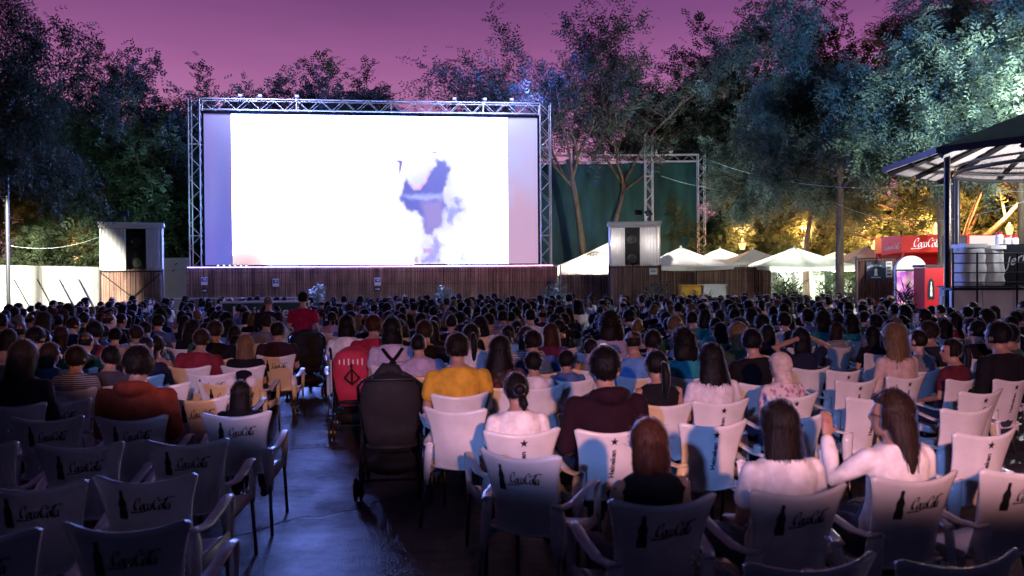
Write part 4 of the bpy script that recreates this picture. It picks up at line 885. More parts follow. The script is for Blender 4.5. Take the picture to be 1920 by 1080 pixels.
mb = MB(); shell(mb, seat_pt, 10, 10, .011, (0, 0, -1)); CH_SEAT = mb.mesh('seat', M['plastic'], True)
def arm_mesh(s):
    mb = MB()
    mb.tube([(s * .185, -.262, .60), (s * .222, -.235, .585), (s * .258, -.15, .592), (s * .272, 0, .625), (s * .274, .12, .652), (s * .272, .18, .645), (s * .268, .212, .60), (s * .262, .222, .48), (s * .256, .226, .36)], [.028, .030, .030, .030, .030, .028, .024, .022, .02], 8, flat=[.012, .012, .011, .010, .010, .011, .014, .014, .014], side=(s, 0, 0))
    mb.tube([(s * .258, .215, .415), (s * .25, .05, .405), (s * .232, -.16, .40)], [.035, .04, .045], 6, flat=[.01, .01, .01], side=(0, 0, 1))
    mb.tube([(s * .203, -.245, .60), (s * .215, -.245, .52), (s * .222, -.25, .40), (s * .226, -.265, .30)], [.036, .042, .036, .02], 8, flat=[.014, .018, .018, .014], side=(s * .8, .4, 0))
    return mb.mesh('armrest', M['plastic'], True)
CH_ARM = {s: arm_mesh(s) for s in (-1, 1)}
CH_LEG = {(s, k): MB().tube([(s * .226, -.262, .34), (s * .25, -.33, 0)] if k else [(s * .256, .226, .40), (s * .272, .262, 0)], .0125, 8).mesh('leg', M['leg'], True) for s in (-1, 1) for k in (0, 1)}
def on_back(x, z, off=.0025):
    v = (z - .40) / .445; hw = back_pt(1, v).x; u = x / hw; p = back_pt(u, v); p.z = z; return p + Vector((0, -off, 0))
mb = MB(); V, Fc = script_logo(1.5)
mb.add([on_back(-.052 + x * .060, .705 + y * .066) for x, y in V], Fc)
bp_ = [(-.5, -1), (-.55, -.6), (-.42, -.3), (-.5, .1), (-.22, .5), (-.2, .95), (.2, .95), (.22, .5), (.5, .1), (.42, -.3), (.55, -.6), (.5, -1)]
mb.add([on_back(-.100 + x * .040, .735 + y * .075) for x, y in bp_], [tuple(range(12))])
LOGO_A = mb.mesh('logo_print', M['print'])
mb = MB(); st = [(.028 * (1 if i % 2 == 0 else .42) * math.sin(i * math.pi / 5), .028 * (1 if i % 2 == 0 else .42) * math.cos(i * math.pi / 5)) for i in range(10)]
mb.add([on_back(x, .79 + y) for x, y in st] + [on_back(0, .79)], [(i, (i + 1) % 10, 10) for i in range(10)])
v, f = text_mesh('Heineken', .048, .0016); mb.add([on_back(-y - .0, .645 + x) for x, y, z in v], f)
LOGO_B = mb.mesh('logo_print', M['print'])
# one-mesh chair for the far rows
def joined(meshes):
    V = []; Fs = []; Mi = []; mats = []
    for me in meshes:
        o = len(V); V += [tuple(v.co) for v in me.vertices]; mm = me.materials[0]
        if mm not in mats: mats.append(mm)
        Fs += [tuple(i + o for i in p.vertices) for p in me.polygons]; Mi += [mats.index(mm)] * len(me.polygons)
    mb = MB(); mb.v = V; mb.f = Fs; mb.mi = Mi; return mb.mesh('stacking_chair', mats, True)
CH_FAR = joined([CH_BACK, CH_SEAT, CH_ARM[-1], CH_ARM[1]] + list(CH_LEG.values()))
N_CHAIR = [0]
def chair(x, y, rz, logo, label, far=False, group='white plastic armchairs of the audience'):
    N_CHAIR[0] += 1
    if far:
        o = link('armchair', CH_FAR); o.location = (x, y, 0); o.rotation_euler.z = rz; return tag(o, label, 'chair', group)
    t = thing('armchair', label, 'chair', (x, y, 0), rz, group)
    b = link('backrest', CH_BACK, t); link('seat', CH_SEAT, t)
    if logo: link('logo_print', LOGO_A if logo == 'A' else LOGO_B, b)
    for s in (-1, 1): link('armrest', CH_ARM[s], t)
    for k in CH_LEG.values(): link('leg', k, t)
    return t

# ------------------------------------------------------------------ people
def hand(mb, w, d, up, s):
    """palm and five bent fingers; w wrist, d pointing direction, up = back of the hand, s = thumb side sign"""
    d = Vector(d).normalized(); up = (Vector(up) - d * Vector(up).dot(d)).normalized(); sd = d.cross(up) * s
    mb.tube([w, w + d * .045, w + d * .085], [.030, .040, .038], 8, flat=[.018, .016, .013], side=sd, dome=True)
    for i, (o, L) in enumerate(((.030, .070), (.010, .078), (-.010, .073), (-.029, .058))):
        a = w + d * .085 + sd * o; b = a + d * L * .5 - up * .008; c = b + (d * .75 - up * .65).normalized() * L * .5
        mb.tube([a - d * .01, b, c], [.0095, .009, .0075], 6, dome=True)
    a = w + d * .03 + sd * .030; b = a + (d * .6 + sd * .8).normalized() * .036; mb.tube([a, b, b + (d + sd * .2 - up * .3).normalized() * .034], [.012, .0105, .008], 6, dome=True)
PROTO = {}
def person_proto(key, sex='f', yaw=0, pitch=0, roll=0, arms='lap', sleeve='tee', hood=False, stand=False, child=False, ratio=.16):
    if key in PROTO: return PROTO[key]
    m_ = sex == 'm'; sh = .185 if m_ else .160
    if stand: P, W, C, S, Nk, H = [Vector(q) for q in ((0, 0, .93), (0, .01, 1.10), (0, -.005, 1.28), (0, -.02, 1.41), (0, -.015, 1.475), (0, .015, 1.62))]
    else: P, W, C, S, Nk, H = [Vector(q) for q in ((0, -.07, .53), (0, -.125, .69), (0, -.155, .86), (0, -.15, .995), (0, -.135, 1.05), (0, -.105, 1.168))]
    gw = 1.0 if m_ else .9
    def torso(mb, e, top=True):
        rg = [(P + Vector((0, 0, -.075)), .165, .12), (P, .175, .125), (W, .150 * gw, .105), (C, .168 * gw, .118 if m_ else .112), (S + Vector((0, 0, -.045)), sh + .010, .098), (S + Vector((0, 0, .005)), sh * .86, .082), (S + Vector((0, .004, .035)), sh * .52, .066)]
        if not e: rg.append((Nk, .056, .058))
        mb.tube([r[0] for r in rg], [r[1] + e for r in rg], 18, side=(1, 0, 0), flat=[r[2] + e for r in rg], dome=False)
    J = {}
    for s in (-1, 1):
        a = Vector((s * (sh + .005), S.y, S.z - .035))
        if stand: el = Vector((s * (sh + .06), S.y - .01, S.z - .30)); wr = Vector((s * (sh + .03), S.y + .22, S.z - .38)); hd = (0, 1, -.1); upv = (0, 0, 1)
        elif arms == 'up': el = Vector((s * (sh + .20), S.y + .03, S.z + .10)); wr = Vector((s * .10, S.y - .02, S.z + .19)); hd = (-s, -.1, .1); upv = (0, -1, .2)
        elif arms == 'rest': el = Vector((s * (sh + .075), S.y - .01, .70)); wr = Vector((s * (sh + .085), .09, .685)); hd = (0, 1, 0); upv = (0, 0, 1)
        elif arms == 'phone' and s == -1: el = Vector((s * (sh + .05), S.y + .06, .72)); wr = Vector((s * .17, .17, .95)); hd = (.1, .2, 1); upv = (-1, .3, 0)
        elif arms == 'lift' and s == -1: el = Vector((s * (sh + .13), S.y + .12, S.z - .16)); wr = Vector((s * (sh + .06), S.y + .27, S.z + .03)); hd = (.3, .3, 1); upv = (0, -1, 0)
        else: el = Vector((s * (sh + .055), S.y + .03, .715)); wr = Vector((s * .11, .16, .635)); hd = (-s * .35, 1, -.1); upv = (0, 0, 1)
        J[s] = (a, el, wr, hd, upv)
    def limbs(mb, e, frac=1.0):
        for s in (-1, 1):
            a, el, wr, hd, upv = J[s][:5]; k = .86 if not m_ else 1
            if frac <= .5: mb.tube([a, a.lerp(el, frac * 1.5)], [.056 * k + e, .050 * k + e * 1.5], 10, dome=frac > .1)
            else: mb.tube([a, a.lerp(el, .5), el, el.lerp(wr, .5), el.lerp(wr, .92 if e else 1)], [.056 * k + e, .048 * k + e, .041 * k + e, .036 * k + e, .027 * k + e], 10, dome=True)
    Hm = Matrix.Translation(H) @ Euler((R(pitch), R(roll), R(yaw))).to_matrix().to_4x4()
    # ---- skin: one continuous body
    mb = MB(); torso(mb, 0); limbs(mb, 0)
    for s in (-1, 1): hand(mb, J[s][2], J[s][3], J[s][4], -s)
    mb.tube([S + Vector((0, 0, .0)), Nk, H + Vector((0, -.012, -.05))], [.066, .055, .056], 12)
    hp = len(mb.v)
    mb.ell((0, -.008, .018), (.077, .098, .098), 18, 12); mb.ell((0, .028, -.045), (.058, .062, .074), 14, 10); mb.ell((0, .055, -.092), (.03, .03, .026), 10, 7)
    mb.tube([(0, .088, .018), (0, .104, -.022), (0, .090, -.030)], [.008, .014, .012], 7, dome=True)
    for s in (-1, 1): mb.ell((s * .080, -.008, -.008), (.010, .022, .033), 8, 6); mb.ell((s * .032, .080, .028), (.024, .012, .008), 8, 5); mb.ell((s * .032, .078, .006), (.013, .012, .011), 8, 6)
    mb.ell((0, .085, -.058), (.024, .012, .009), 8, 5)
    for i in range(hp, len(mb.v)): mb.v[i] = tuple(Hm @ Vector(mb.v[i]))
    for s in (-1, 1):
        if stand: hip, kn, ank = Vector((s * .09, 0, .90)), Vector((s * .10, .02, .49)), Vector((s * .105, -.01, .09))
        else: hip, kn, ank = Vector((s * .095, -.05, .515)), Vector((s * .125, .37, .505)), Vector((s * .125, .36 + .05 * s, .09))
        mb.tube([hip, hip.lerp(kn, .5), kn, kn.lerp(ank, .35), ank], [.088, .076, .058, .055, .038], 12, dome=True)
        mb.tube([ank + Vector((0, -.03, -.045)), ank + Vector((s * .01, .09, -.055)), ank + Vector((s * .015, .17, -.062))], [.038, .042, .034], 10, flat=[.036, .03, .022], side=(1, 0, 0), dome=True)
        J[s] = J[s] + (hip, kn, ank)
    body = remesh(mb, 'person', .0115, ratio * 1.6, 2, [M['skin'], M['eye'], M['lip'], M['shoe']])
    Hi = Hm.inverted(); mi = []
    for p in body.polygons:
        c = Hi @ p.center; k = 0
        if c.y > .07 and abs(abs(c.x) - .032) < .012 and abs(c.z - .006) < .009: k = 1
        elif c.y > .075 and abs(c.x) < .022 and abs(c.z + .058) < .009: k = 2
        elif p.center.z < .10: k = 3
        mi.append(k)
    body.polygons.foreach_set('material_index', mi)
    # ---- top
    mb = MB(); torso(mb, .013)
    if sleeve == 'tank': limbs(mb, .010, .02)
    else: limbs(mb, .014, .38 if sleeve == 'tee' else 1)
    if hood:
        mb.tube([S + Vector((-.10, -.06, .03)), S + Vector((-.05, -.105, .035)), S + Vector((0, -.12, .03)), S + Vector((.05, -.105, .035)), S + Vector((.10, -.06, .03))], [.035, .05, .055, .05, .035], 10, dome=True)
    top = remesh(mb, 'top', .013, ratio * 2, 2, [M['cloth']])
    # ---- trousers
    mb = MB(); mb.tube([P + Vector((0, 0, .07)), P, P + Vector((0, 0, -.07))], [.168, .192, .185], 16, side=(1, 0, 0), flat=[.13, .142, .138], dome=True)
    for s in (-1, 1):
        hip, kn, ank = J[s][5:]; mb.tube([hip, hip.lerp(kn, .5), kn, kn.lerp(ank, .4), ank.lerp(kn, .06)], [.105, .094, .075, .068, .058], 12, dome=False)
    tr = remesh(mb, 'trousers', .014, ratio * 2, 2, [M['denim']])
    PROTO[key] = dict(body=body, top=top, trousers=tr, H=Hm); return PROTO[key]

# hair: shells with strands, built round the head centre
def hair_mesh(style, seed=1, mm=None, strands=True):
    rs = np.random.RandomState(seed); mb = MB(); curly = style in ('curly', 'afro')
    thick = {'short': .010, 'buzz': .004, 'bald': .003, 'bob': .016, 'long': .015, 'wavy': .018, 'pony': .010, 'bun': .010, 'curly': .03, 'afro': .045, 'scarf': .02, 'kid': .014, 'longside': .016}[style]
    low = {'short': -.62, 'buzz': -.6, 'bald': -.45, 'kid': -.72, 'pony': -.6, 'bun': -.58, 'scarf': -.95}.get(style, -.75)
    nt_, np_ = 20, 34; rings = []; ph0 = rs.rand(8) * 6.28
    for i in range(nt_):
        th = math.pi * (i + .3) / nt_; ring = []
        for j in range(np_):
            ph = 2 * math.pi * j / np_; d = Vector((math.sin(th) * math.cos(ph), math.sin(th) * math.sin(ph), math.cos(th)))
            keep = 1.0
            face = d.y - .38 + max(0, .18 - d.z) * -.35
            line = .50 if style != 'scarf' else .15
            if d.y > .30 and d.z < line + .25 * abs(d.x): keep = max(0, 1 - (d.y - .30) * 6) if d.z < line else 1
            if d.z < low: keep = min(keep, max(0, 1 - (low - d.z) * 4.5))
            if style == 'bald' and (d.z > .30 or d.y > .2): keep = min(keep, max(0, 1 - max(d.z - .30, d.y - .2) * 6))
            wob = .005 * math.sin(9 * ph + ph0[0] + 3 * th) + .004 * math.sin(17 * ph + ph0[1]) + .004 * math.sin(5 * th * 2 + ph0[2] + 2 * ph) + .006 * math.sin(2 * ph + ph0[3]) * math.sin(th)
            if curly: wob = .014 * math.sin(11 * ph + ph0[3] + 7 * th) * math.sin(9 * th + ph0[4]) + .010 * math.sin(19 * ph - 13 * th)
            if style in ('scarf', 'bald', 'buzz'): wob *= .3
            base = Vector((d.x * .078, d.y * .099, d.z * .100)); e = thick + wob
            r = base + d * e if keep > .02 else base * .86
            if 0.02 < keep < 1: r = base * .86 + (base + d * e - base * .86) * keep
            ring.append(Vector((0, -.008, .018)) + r)
        rings.append(ring)
    mb.rings(rings)
    prof = None
    if style in ('bob', 'long', 'wavy', 'longside', 'curly', 'afro'):
        if style == 'bob': prof = [(.03, -.03, .088, .082), (-.03, -.042, .098, .076), (-.09, -.05, .104, .070), (-.14, -.052, .100, .062), (-.165, -.05, .085, .05)]
        elif style in ('long', 'longside'): prof = [(.03, -.03, .086, .084), (-.04, -.045, .096, .074), (-.12, -.066, .103, .058), (-.20, -.085, .104, .046), (-.28, -.10, .095, .038), (-.34, -.108, .076, .03), (-.39, -.112, .045, .018)]
        elif style == 'wavy': prof = [(.03, -.03, .09, .088), (-.04, -.048, .105, .078), (-.11, -.066, .120, .066), (-.18, -.086, .128, .058), (-.26, -.102, .122, .050), (-.33, -.108, .095, .038), (-.37, -.11, .06, .02)]
        else: prof = [(.03, -.03, .10, .095), (-.04, -.05, .125, .088), (-.11, -.066, .135, .076), (-.17, -.075, .12, .06), (-.21, -.08, .08, .04)]
        rg = []
        for k, (z, y, a, b) in enumerate(prof):
            ring = []
            for j in range(30):
                ph = 2 * math.pi * j / 30; w_ = 1 + .035 * math.sin(13 * ph + ph0[5] + k * .4) + (.05 * math.sin(5 * ph + k * 1.3 + ph0[6]) if style in ('wavy', 'curly', 'afro') else .02 * math.sin(4 * ph + k * .5))
                xs = (.03 * (k / len(prof)) if style == 'longside' else 0)
                ring.append(Vector((xs + a * w_ * math.cos(ph), y + b * w_ * math.sin(ph), z)))
            rg.append(ring)
        mb.rings(rg)
    if style == 'pony': mb.ell((0, -.112, .035), (.02, .02, .02), 8, 6); mb.tube([(0, -.115, .035), (0, -.150, .02), (.004, -.165, -.05), (.006, -.16, -.14), (.004, -.15, -.22), (0, -.145, -.28)], [.018, .030, .036, .032, .022, .006], 10)
    if style == 'bun': mb.ell((0, -.118, .02), (.048, .040, .044), 12, 9); mb.tube([(0.02, -.10, -.03), (.03, -.115, -.09), (.03, -.12, -.13)], [.03, .034, .01], 8)
    if style == 'scarf': mb.tube([(0, -.02, -.02), (0, -.03, -.08), (0, -.035, -.14), (0, -.04, -.17)], [.09, .085, .10, .13], 18, side=(1, 0, 0), flat=[.085, .075, .085, .10])
    # strands
    ns = {'short': 260, 'kid': 260, 'buzz': 0, 'bald': 60, 'scarf': 0, 'bob': 240, 'long': 260, 'longside': 260, 'wavy': 300, 'curly': 420, 'afro': 480, 'pony': 170, 'bun': 170}[style] * strands
    for i in range(ns):
        ph = rs.uniform(math.pi * .92, math.pi * 2.08) + (0 if rs.rand() < .85 else rs.uniform(-.6, .6)); th0 = rs.uniform(.05, 1.2); pts = []
        L = rs.uniform(.35, .7) if style in ('short', 'kid', 'pony', 'bun', 'bald') else 1
        if style in ('curly', 'afro'):
            th = rs.uniform(.1, 2.0); d = Vector((math.sin(th) * math.cos(ph), math.sin(th) * math.sin(ph), math.cos(th))); p0 = Vector((d.x * .078, d.y * .099, d.z * .1 + .018)) + d * thick * .7
            for k in range(6): pts.append(p0 + d * (.012 * k) + Vector((math.sin(k * 2.1 + i), math.cos(k * 2.1 + i), math.sin(k * 1.3 + i * 2))) * .012 + Vector((0, 0, -.006 * k * k * .3)))
        else:
            for k in range(8):
                th = th0 + L * k * .22
                if th > 1.75 and prof is not None:
                    f = (th - 1.75) / .9; f = min(f, 1) * (len(prof) - 1) * (.8 + .2 * ((i * 7) % 10) / 10); a_ = min(int(f), len(prof) - 2); q = f - a_
                    z, y, a, b = [prof[a_][c] * (1 - q) + prof[a_ + 1][c] * q for c in range(4)]
                    pts.append(Vector((a * 1.03 * math.cos(ph), y + b * 1.05 * math.sin(ph), z)) + Vector(rs.randn(3)) * .004)
                elif math.cos(th) > low - .30:
                    d = Vector((math.sin(th) * math.cos(ph), math.sin(th) * math.sin(ph), math.cos(th))); pts.append(Vector((d.x * .078, d.y * .099 - .008, d.z * .1 + .018)) + d * (thick + .003 + .003 * rs.rand() + (.016 * k / 8 * rs.rand() if style in ('short', 'kid') else (.012 * rs.rand() if i % 9 == 0 else 0))))
        if len(pts) < 3: continue
        if style in ('pony', 'bun') : pass
        vs = []; n_ = len(pts)
        for k, p in enumerate(pts):
            tg = (pts[min(k + 1, n_ - 1)] - pts[max(k - 1, 0)]).normalized(); ou = Vector((p.x, p.y + .02, p.z * .3)).normalized(); sd = tg.cross(ou)
            wd = .0038 * (1 - (k / (n_ - 1)) ** 2 * .9); vs += [p - sd * wd, p + sd * wd]
        mb.add(vs, [(2 * k, 2 * k + 1, 2 * k + 3, 2 * k + 2) for k in range(n_ - 1)])
    if strands and style not in ('scarf', 'bald', 'buzz'):
        for i in range(130):
            ph = rs.uniform(0, 2 * math.pi); th = rs.uniform(.05, 1.9); d = Vector((math.sin(th) * math.cos(ph), math.sin(th) * math.sin(ph), math.cos(th)))
            if d.y > .3 and d.z < .5: continue
            c = Vector((d.x * .078, d.y * .099 - .008, d.z * .1 + .018)) + d * thick * .8; tg = (Vector((rs.randn(), rs.randn(), -.6 + rs.randn())) * .6); tg = (tg - d * tg.dot(d) * .7).normalized(); L = rs.uniform(.03, .075)
            pts = [c + tg * (L * q) + d * (.016 * math.sin(q * 2.6) * rs.uniform(.5, 1.3)) for q in (0, .35, .7, 1)]; sd = tg.cross(d).normalized() * .0013
            vs = [v for p in pts[:3] for v in (p - sd, p + sd)] + [pts[3]]; mb.add(vs, [(0, 1, 3, 2), (2, 3, 5, 4), (4, 5, 6)])
    return mb.mesh('hair', mm or (M['hair'] if style != 'scarf' else M['cloth']), True)
HAIR = {}
def hair(style, seed=1):
    k = (style, seed)
    if k not in HAIR: HAIR[k] = hair_mesh(style, seed * 13 + len(style))
    return HAIR[k]
HC = {'black': (.007, .006, .007, 1), 'dark': (.011, .007, .006, 1), 'brown': (.026, .014, .009, 1), 'chestnut': (.045, .016, .009, 1), 'blond': (.15, .088, .04, 1), 'grey': (.13, .125, .125, 1), 'beige': (.58, .46, .40, 1)}
def set_mat(o, m):
    o.material_slots[0].link = 'OBJECT'; o.material_slots[0].material = m
def person(x, y, rz, s, proto, hstyle, hcol, tcol, label, skin=(.36, .20, .14), tmat=None, pcol=(.03, .035, .07), hseed=1, z=0, group='people in the audience'):
    pr = PROTO[proto]; b = link('person', pr['body']); b.location = (x, y, z); b.rotation_euler.z = rz; b.scale = (s, s, s); b.color = (*skin, 1)
    tag(b, label, 'person', group)
    t = link('top', pr['top'], b); t.color = (*tcol, 1)
    if tmat: set_mat(t, tmat)
    q = link('trousers', pr['trousers'], b); q.color = (*pcol, 1)
    if hstyle:
        h = link('hair' if hstyle != 'scarf' else 'head_scarf', hair(hstyle, hseed), b); h.matrix_local = pr['H']; h.color = HC[hcol]
    return b
# patterned cloth
def pattern_mat(name, kind, c1, c2, sc):
    m = mat(name, c1, .85, 0, .1, 14, .3); t = m.node_tree; b = t.nodes['Principled BSDF']; tcn = N(t, 'ShaderNodeTexCoord')
    if kind == 'stripe': n = N(t, 'ShaderNodeTexWave', bands_direction='Z'); n.inputs['Scale'].default_value = sc; o = n.outputs['Fac']
    elif kind == 'check': n = N(t, 'ShaderNodeTexChecker'); n.inputs['Scale'].default_value = sc; o = n.outputs['Fac']
    else: n = N(t, 'ShaderNodeTexVoronoi'); n.inputs['Scale'].default_value = sc; o = n.outputs['Distance']
    t.links.new(tcn.outputs['Object'], n.inputs[0]); r = ramp(t, [(.38, c1), (.5, c2)]); t.links.new(o, r.inputs[0]); t.links.new(r.outputs[0], b.inputs['Base Color']); return m
M['striped'] = pattern_mat('striped knit', 'stripe', (.5, .47, .45), (.05, .05, .08), 16)
M['floral'] = pattern_mat('floral print', 'dots', (.42, .16, .34), (.62, .52, .5), 22)
M['darkfloral'] = pattern_mat('dark floral print', 'dots', (.10, .03, .05), (.015, .012, .02), 20)
M['check'] = pattern_mat('small check', 'check', (.30, .22, .32), (.5, .42, .5), 60)
# ------------------------------------------------------------------ audience
for k, a in dict(f_tee=dict(), f_tank=dict(sleeve='tank', yaw=4), f_long=dict(sleeve='long', roll=3), m_tee=dict(sex='m'), m_long=dict(sex='m', sleeve='long', arms='rest'), hoodie=dict(sex='m', sleeve='long', hood=True, roll=2),
                 f_l=dict(yaw=22, pitch=-4), f_r=dict(yaw=-24, roll=4), m_l=dict(sex='m', yaw=20, arms='rest'), m_r=dict(sex='m', yaw=-22, pitch=-5), up=dict(arms='up', sleeve='tee', yaw=-6), lift=dict(arms='lift', sleeve='long', yaw=42),
                 phone=dict(sex='m', arms='phone', pitch=-8), f_side=dict(yaw=48, sleeve='tee'), stand=dict(sex='m', stand=True, yaw=6), stand_r=dict(sex='m', stand=True, sleeve='long', yaw=-8)).items(): person_proto(k, **a)
TX, TY = -5.6, 31.6
def face(x, y): return math.atan2(x - TX, TY - y)
TAKEN = []
def seat_at(px, d, erz=0):
    X = gx(px, d); rz = face(X, d) + R(erz); return X - math.sin(rz) * .30, d + math.cos(rz) * .30, rz
def stool(px, d, logo, label, erz=0):
    x, y, rz = seat_at(px, d, erz); TAKEN.append((x, y)); return chair(x, y, rz, logo, label)
def sit(px, d, ytop, proto, hst, hcol, tcol, logo, lab, clab, erz=0, dx=0, tmat=None, skin=(.36, .20, .14), pcol=(.03, .035, .07), hseed=1, hang=0):
    x, y, rz = seat_at(px, d, erz); TAKEN.append((x, y)); zt_ = at(px, ytop, d + .18).z; s = (zt_ - .43) / .885
    if clab: chair(x, y, rz, logo, clab)
    return person(x + dx, y, rz + R(hang), s, proto, hst, hcol, tcol, lab, skin, tmat, pcol, hseed, .43 * (1 - s))
CREAM = (.78, .74, .70); WHT = (.62, .58, .6); BLK = (.008, .007, .010); NAVY = (.010, .014, .035); MAR = (.045, .008, .014); LIL = (.42, .33, .46)
# right block, nearest rows
sit(1248, 3.35, 780, 'f_tank', 'bob', 'chestnut', BLK, 'A', 'woman with a reddish-brown bob and black top in the nearest row', 'white logo chair under the reddish bob in the nearest row')
sit(1506, 3.50, 745, 'f_tee', 'long', 'dark', CREAM, 'A', 'woman with long straight dark hair and cream top in the nearest row', 'white logo chair under the long-haired woman in cream, nearest row', hseed=2)
sit(1727, 3.72, 726, 'lift', 'wavy', 'brown', (.76, .72, .68), 'A', 'woman in a cream hooded jacket turned left with raised arm', 'white logo chair under the woman in the cream hooded jacket', hseed=3)
stool(1925, 3.85, 'A', 'dark logo chair cut by the right edge of the photo')
stool(1532, 2.60, 'A', 'chair at the bottom edge showing only its top, left of two')
stool(1815, 2.62, 'A', 'chair at the bottom edge showing only its top, right of two')
sit(980, 4.90, 694, 'f_tee', 'bun', 'black', CREAM, 'B', 'woman with low dark bun and cream top on a star chair', 'star-printed chair of the woman with the low bun')
sit(1150, 4.93, 643, 'hoodie', 'kid', 'black', (.016, .004, .009), 'B', 'broad person in a dark maroon hoodie with black hair', 'star-printed chair of the person in the maroon hoodie', hseed=2)
stool(1342, 5.12, 'B', 'empty star-printed chair right of the maroon hoodie')
stool(1500, 5.40, 'B', 'empty star-printed chair hidden behind the long dark hair')
stool(1857, 4.75, 'B', 'empty star-printed chair at right lit peach')
stool(966, 4.25, 'A', 'empty logo chair turned sideways behind the bun-haired woman', -38)
stool(848, 5.75, None, 'plain empty chair turned sideways beside the black stroller', -26)
sit(862, 6.50, 619, 'm_tee', 'short', 'dark', (.60, .33, .035), None, 'man with short dark hair in a mustard yellow shirt', 'white chair of the man in mustard yellow')
sit(1356, 6.05, 640, 'f_tee', 'wavy', 'black', WHT, 'B', 'woman with long wavy black hair and white top', 'star-printed chair of the woman with wavy black hair', hseed=2)
sit(1250, 5.95, 652, 'f_tank', 'pony', 'black', BLK, None, 'woman with dark ponytail and black top right of the hoodie', 'blue-shaded chair of the woman with ponytail and black top')
sit(1492, 6.35, 658, 'f_l', 'scarf', 'beige', WHT, 'B', 'person with beige head covering and floral top', 'chair of the person with the beige head covering', tmat=M['floral'])
stool(1640, 6.20, 'B', 'empty star-printed chair right of the beige head covering')
stool(1612, 7.20, 'B', 'empty star-printed chair in the row behind the beige head covering')
sit(1705, 7.45, 603, 'f_long', 'wavy', 'blond', (.52, .38, .33), 'B', 'woman with long wavy blond hair and pale top', 'star-printed chair of the wavy blond woman', hseed=4)
stool(1847, 6.45, 'B', 'empty star-printed chair below the woman in maroon')
sit(1812, 7.25, 632, 'f_side', 'pony', 'dark', (.09, .014, .025), None, 'woman in maroon turned left with dark tied hair', 'white chair of the woman in maroon', 8, .06, hseed=3)
stool(1822, 5.62, None, 'empty blue-shaded chair between two star chairs at right')
sit(1905, 7.20, 598, 'm_long', 'short', 'black', BLK, 'B', 'broad person in black at the right edge', 'peach-lit star chair at the right edge', hseed=2)
sit(1768, 8.40, 598, 'm_l', 'short', 'brown', (.018, .02, .035), None, 'boy with short brown hair and navy top at right', 'chair of the boy in navy at right', hseed=3)
sit(1010, 6.95, 656, 'f_tee', 'kid', 'black', WHT, None, 'child with black hair and white top left of the hoodie', 'white chair of the black-haired child in white', hseed=3)
sit(944, 7.00, 626, 'f_long', 'wavy', 'black', BLK, None, 'woman with long black hair and dark floral top', 'chair of the woman in dark floral', tmat=M['darkfloral'], hseed=5)
sit(1074, 7.40, 654, 'f_tee', 'kid', 'black', (.06, .10, .25), None, 'small dark-haired child in blue left of the hoodie', 'chair of the small child in blue', hseed=4)
sit(1202, 7.60, 616, 'phone', 'bald', 'dark', (.10, .24, .52), None, 'balding man in a light blue shirt holding a glowing phone', 'chair of the balding man in light blue')
sit(1300, 7.55, 615, 'f_tee', 'curly', 'black', (.02, .22, .27), None, 'woman with bushy black curls and teal top', 'chair of the woman in teal')
sit(1402, 8.30, 601, 'f_tee', 'longside', 'blond', (.03, .055, .03), None, 'woman with long fair hair and dark green top', 'chair of the fair-haired woman in dark green')
sit(1525, 8.20, 612, 'up', 'bob', 'black', NAVY, None, 'woman with black bob and both arms raised to her head', 'chair of the woman with raised arms', hseed=4)
stool(1432, 7.05, None, 'empty blue-shaded chair behind the fair-haired woman')
stool(1590, 8.0, 'B', 'empty chair right of the woman with raised arms')
sit(1155, 9.20, 583, 'm_tee', 'curly', 'dark', WHT, None, 'person with bushy dark hair in a checked shirt', 'chair of the person in the checked shirt', tmat=M['check'], hseed=3)
sit(888, 8.45, 604, 'f_tee', 'pony', 'black', WHT, None, 'woman with long black ponytail and white top', 'chair of the woman with ponytail and white top', hseed=2)
b_ = sit(735, 8.70, 592, 'f_tee', 'bob', 'black', (.50, .42, .55), None, 'woman in a lilac shirt with dark crossed straps', 'chair of the woman with crossed straps', hseed=3)
cs_ = MB()
for s in (-1, 1): cs_.tube([(s * .10, -.235, .995), (s * .05, -.288, .93), (-s * .04, -.302, .83), (-s * .10, -.29, .72)], .018, 6, flat=.006, side=(1, 0, 0))
cs_.build('crossed_straps', M['blackcloth'], b_)
sit(798, 8.80, 597, 'm_tee', 'short', 'brown', BLK, None, 'man with short brown hair in a black tee right of crossed straps', 'chair of the man in the black tee', hseed=2)
sit(700, 9.60, 587, 'm_tee', 'short', 'chestnut', (.32, .02, .04), None, 'person with short brown hair and red shirt by the red stroller', 'chair of the person in the red shirt by the stroller', hseed=4)
sit(648, 10.2, 588, 'f_tee', 'bob', 'black', CREAM, 'B', 'woman with a black bob and pale top right of the aisle', 'star chair of the black-bobbed woman at the aisle', hseed=2)
sit(994, 8.95, 610, 'f_tee', 'long', 'brown', WHT, None, 'woman with long brown hair and striped top', 'chair of the brown-haired woman in stripes', tmat=M['striped'], hseed=3)
sit(1042, 9.40, 604, 'f_tee', 'long', 'chestnut', (.10, .02, .10), None, 'woman with long chestnut hair and purple top', 'chair of the chestnut-haired woman in purple', hseed=4)
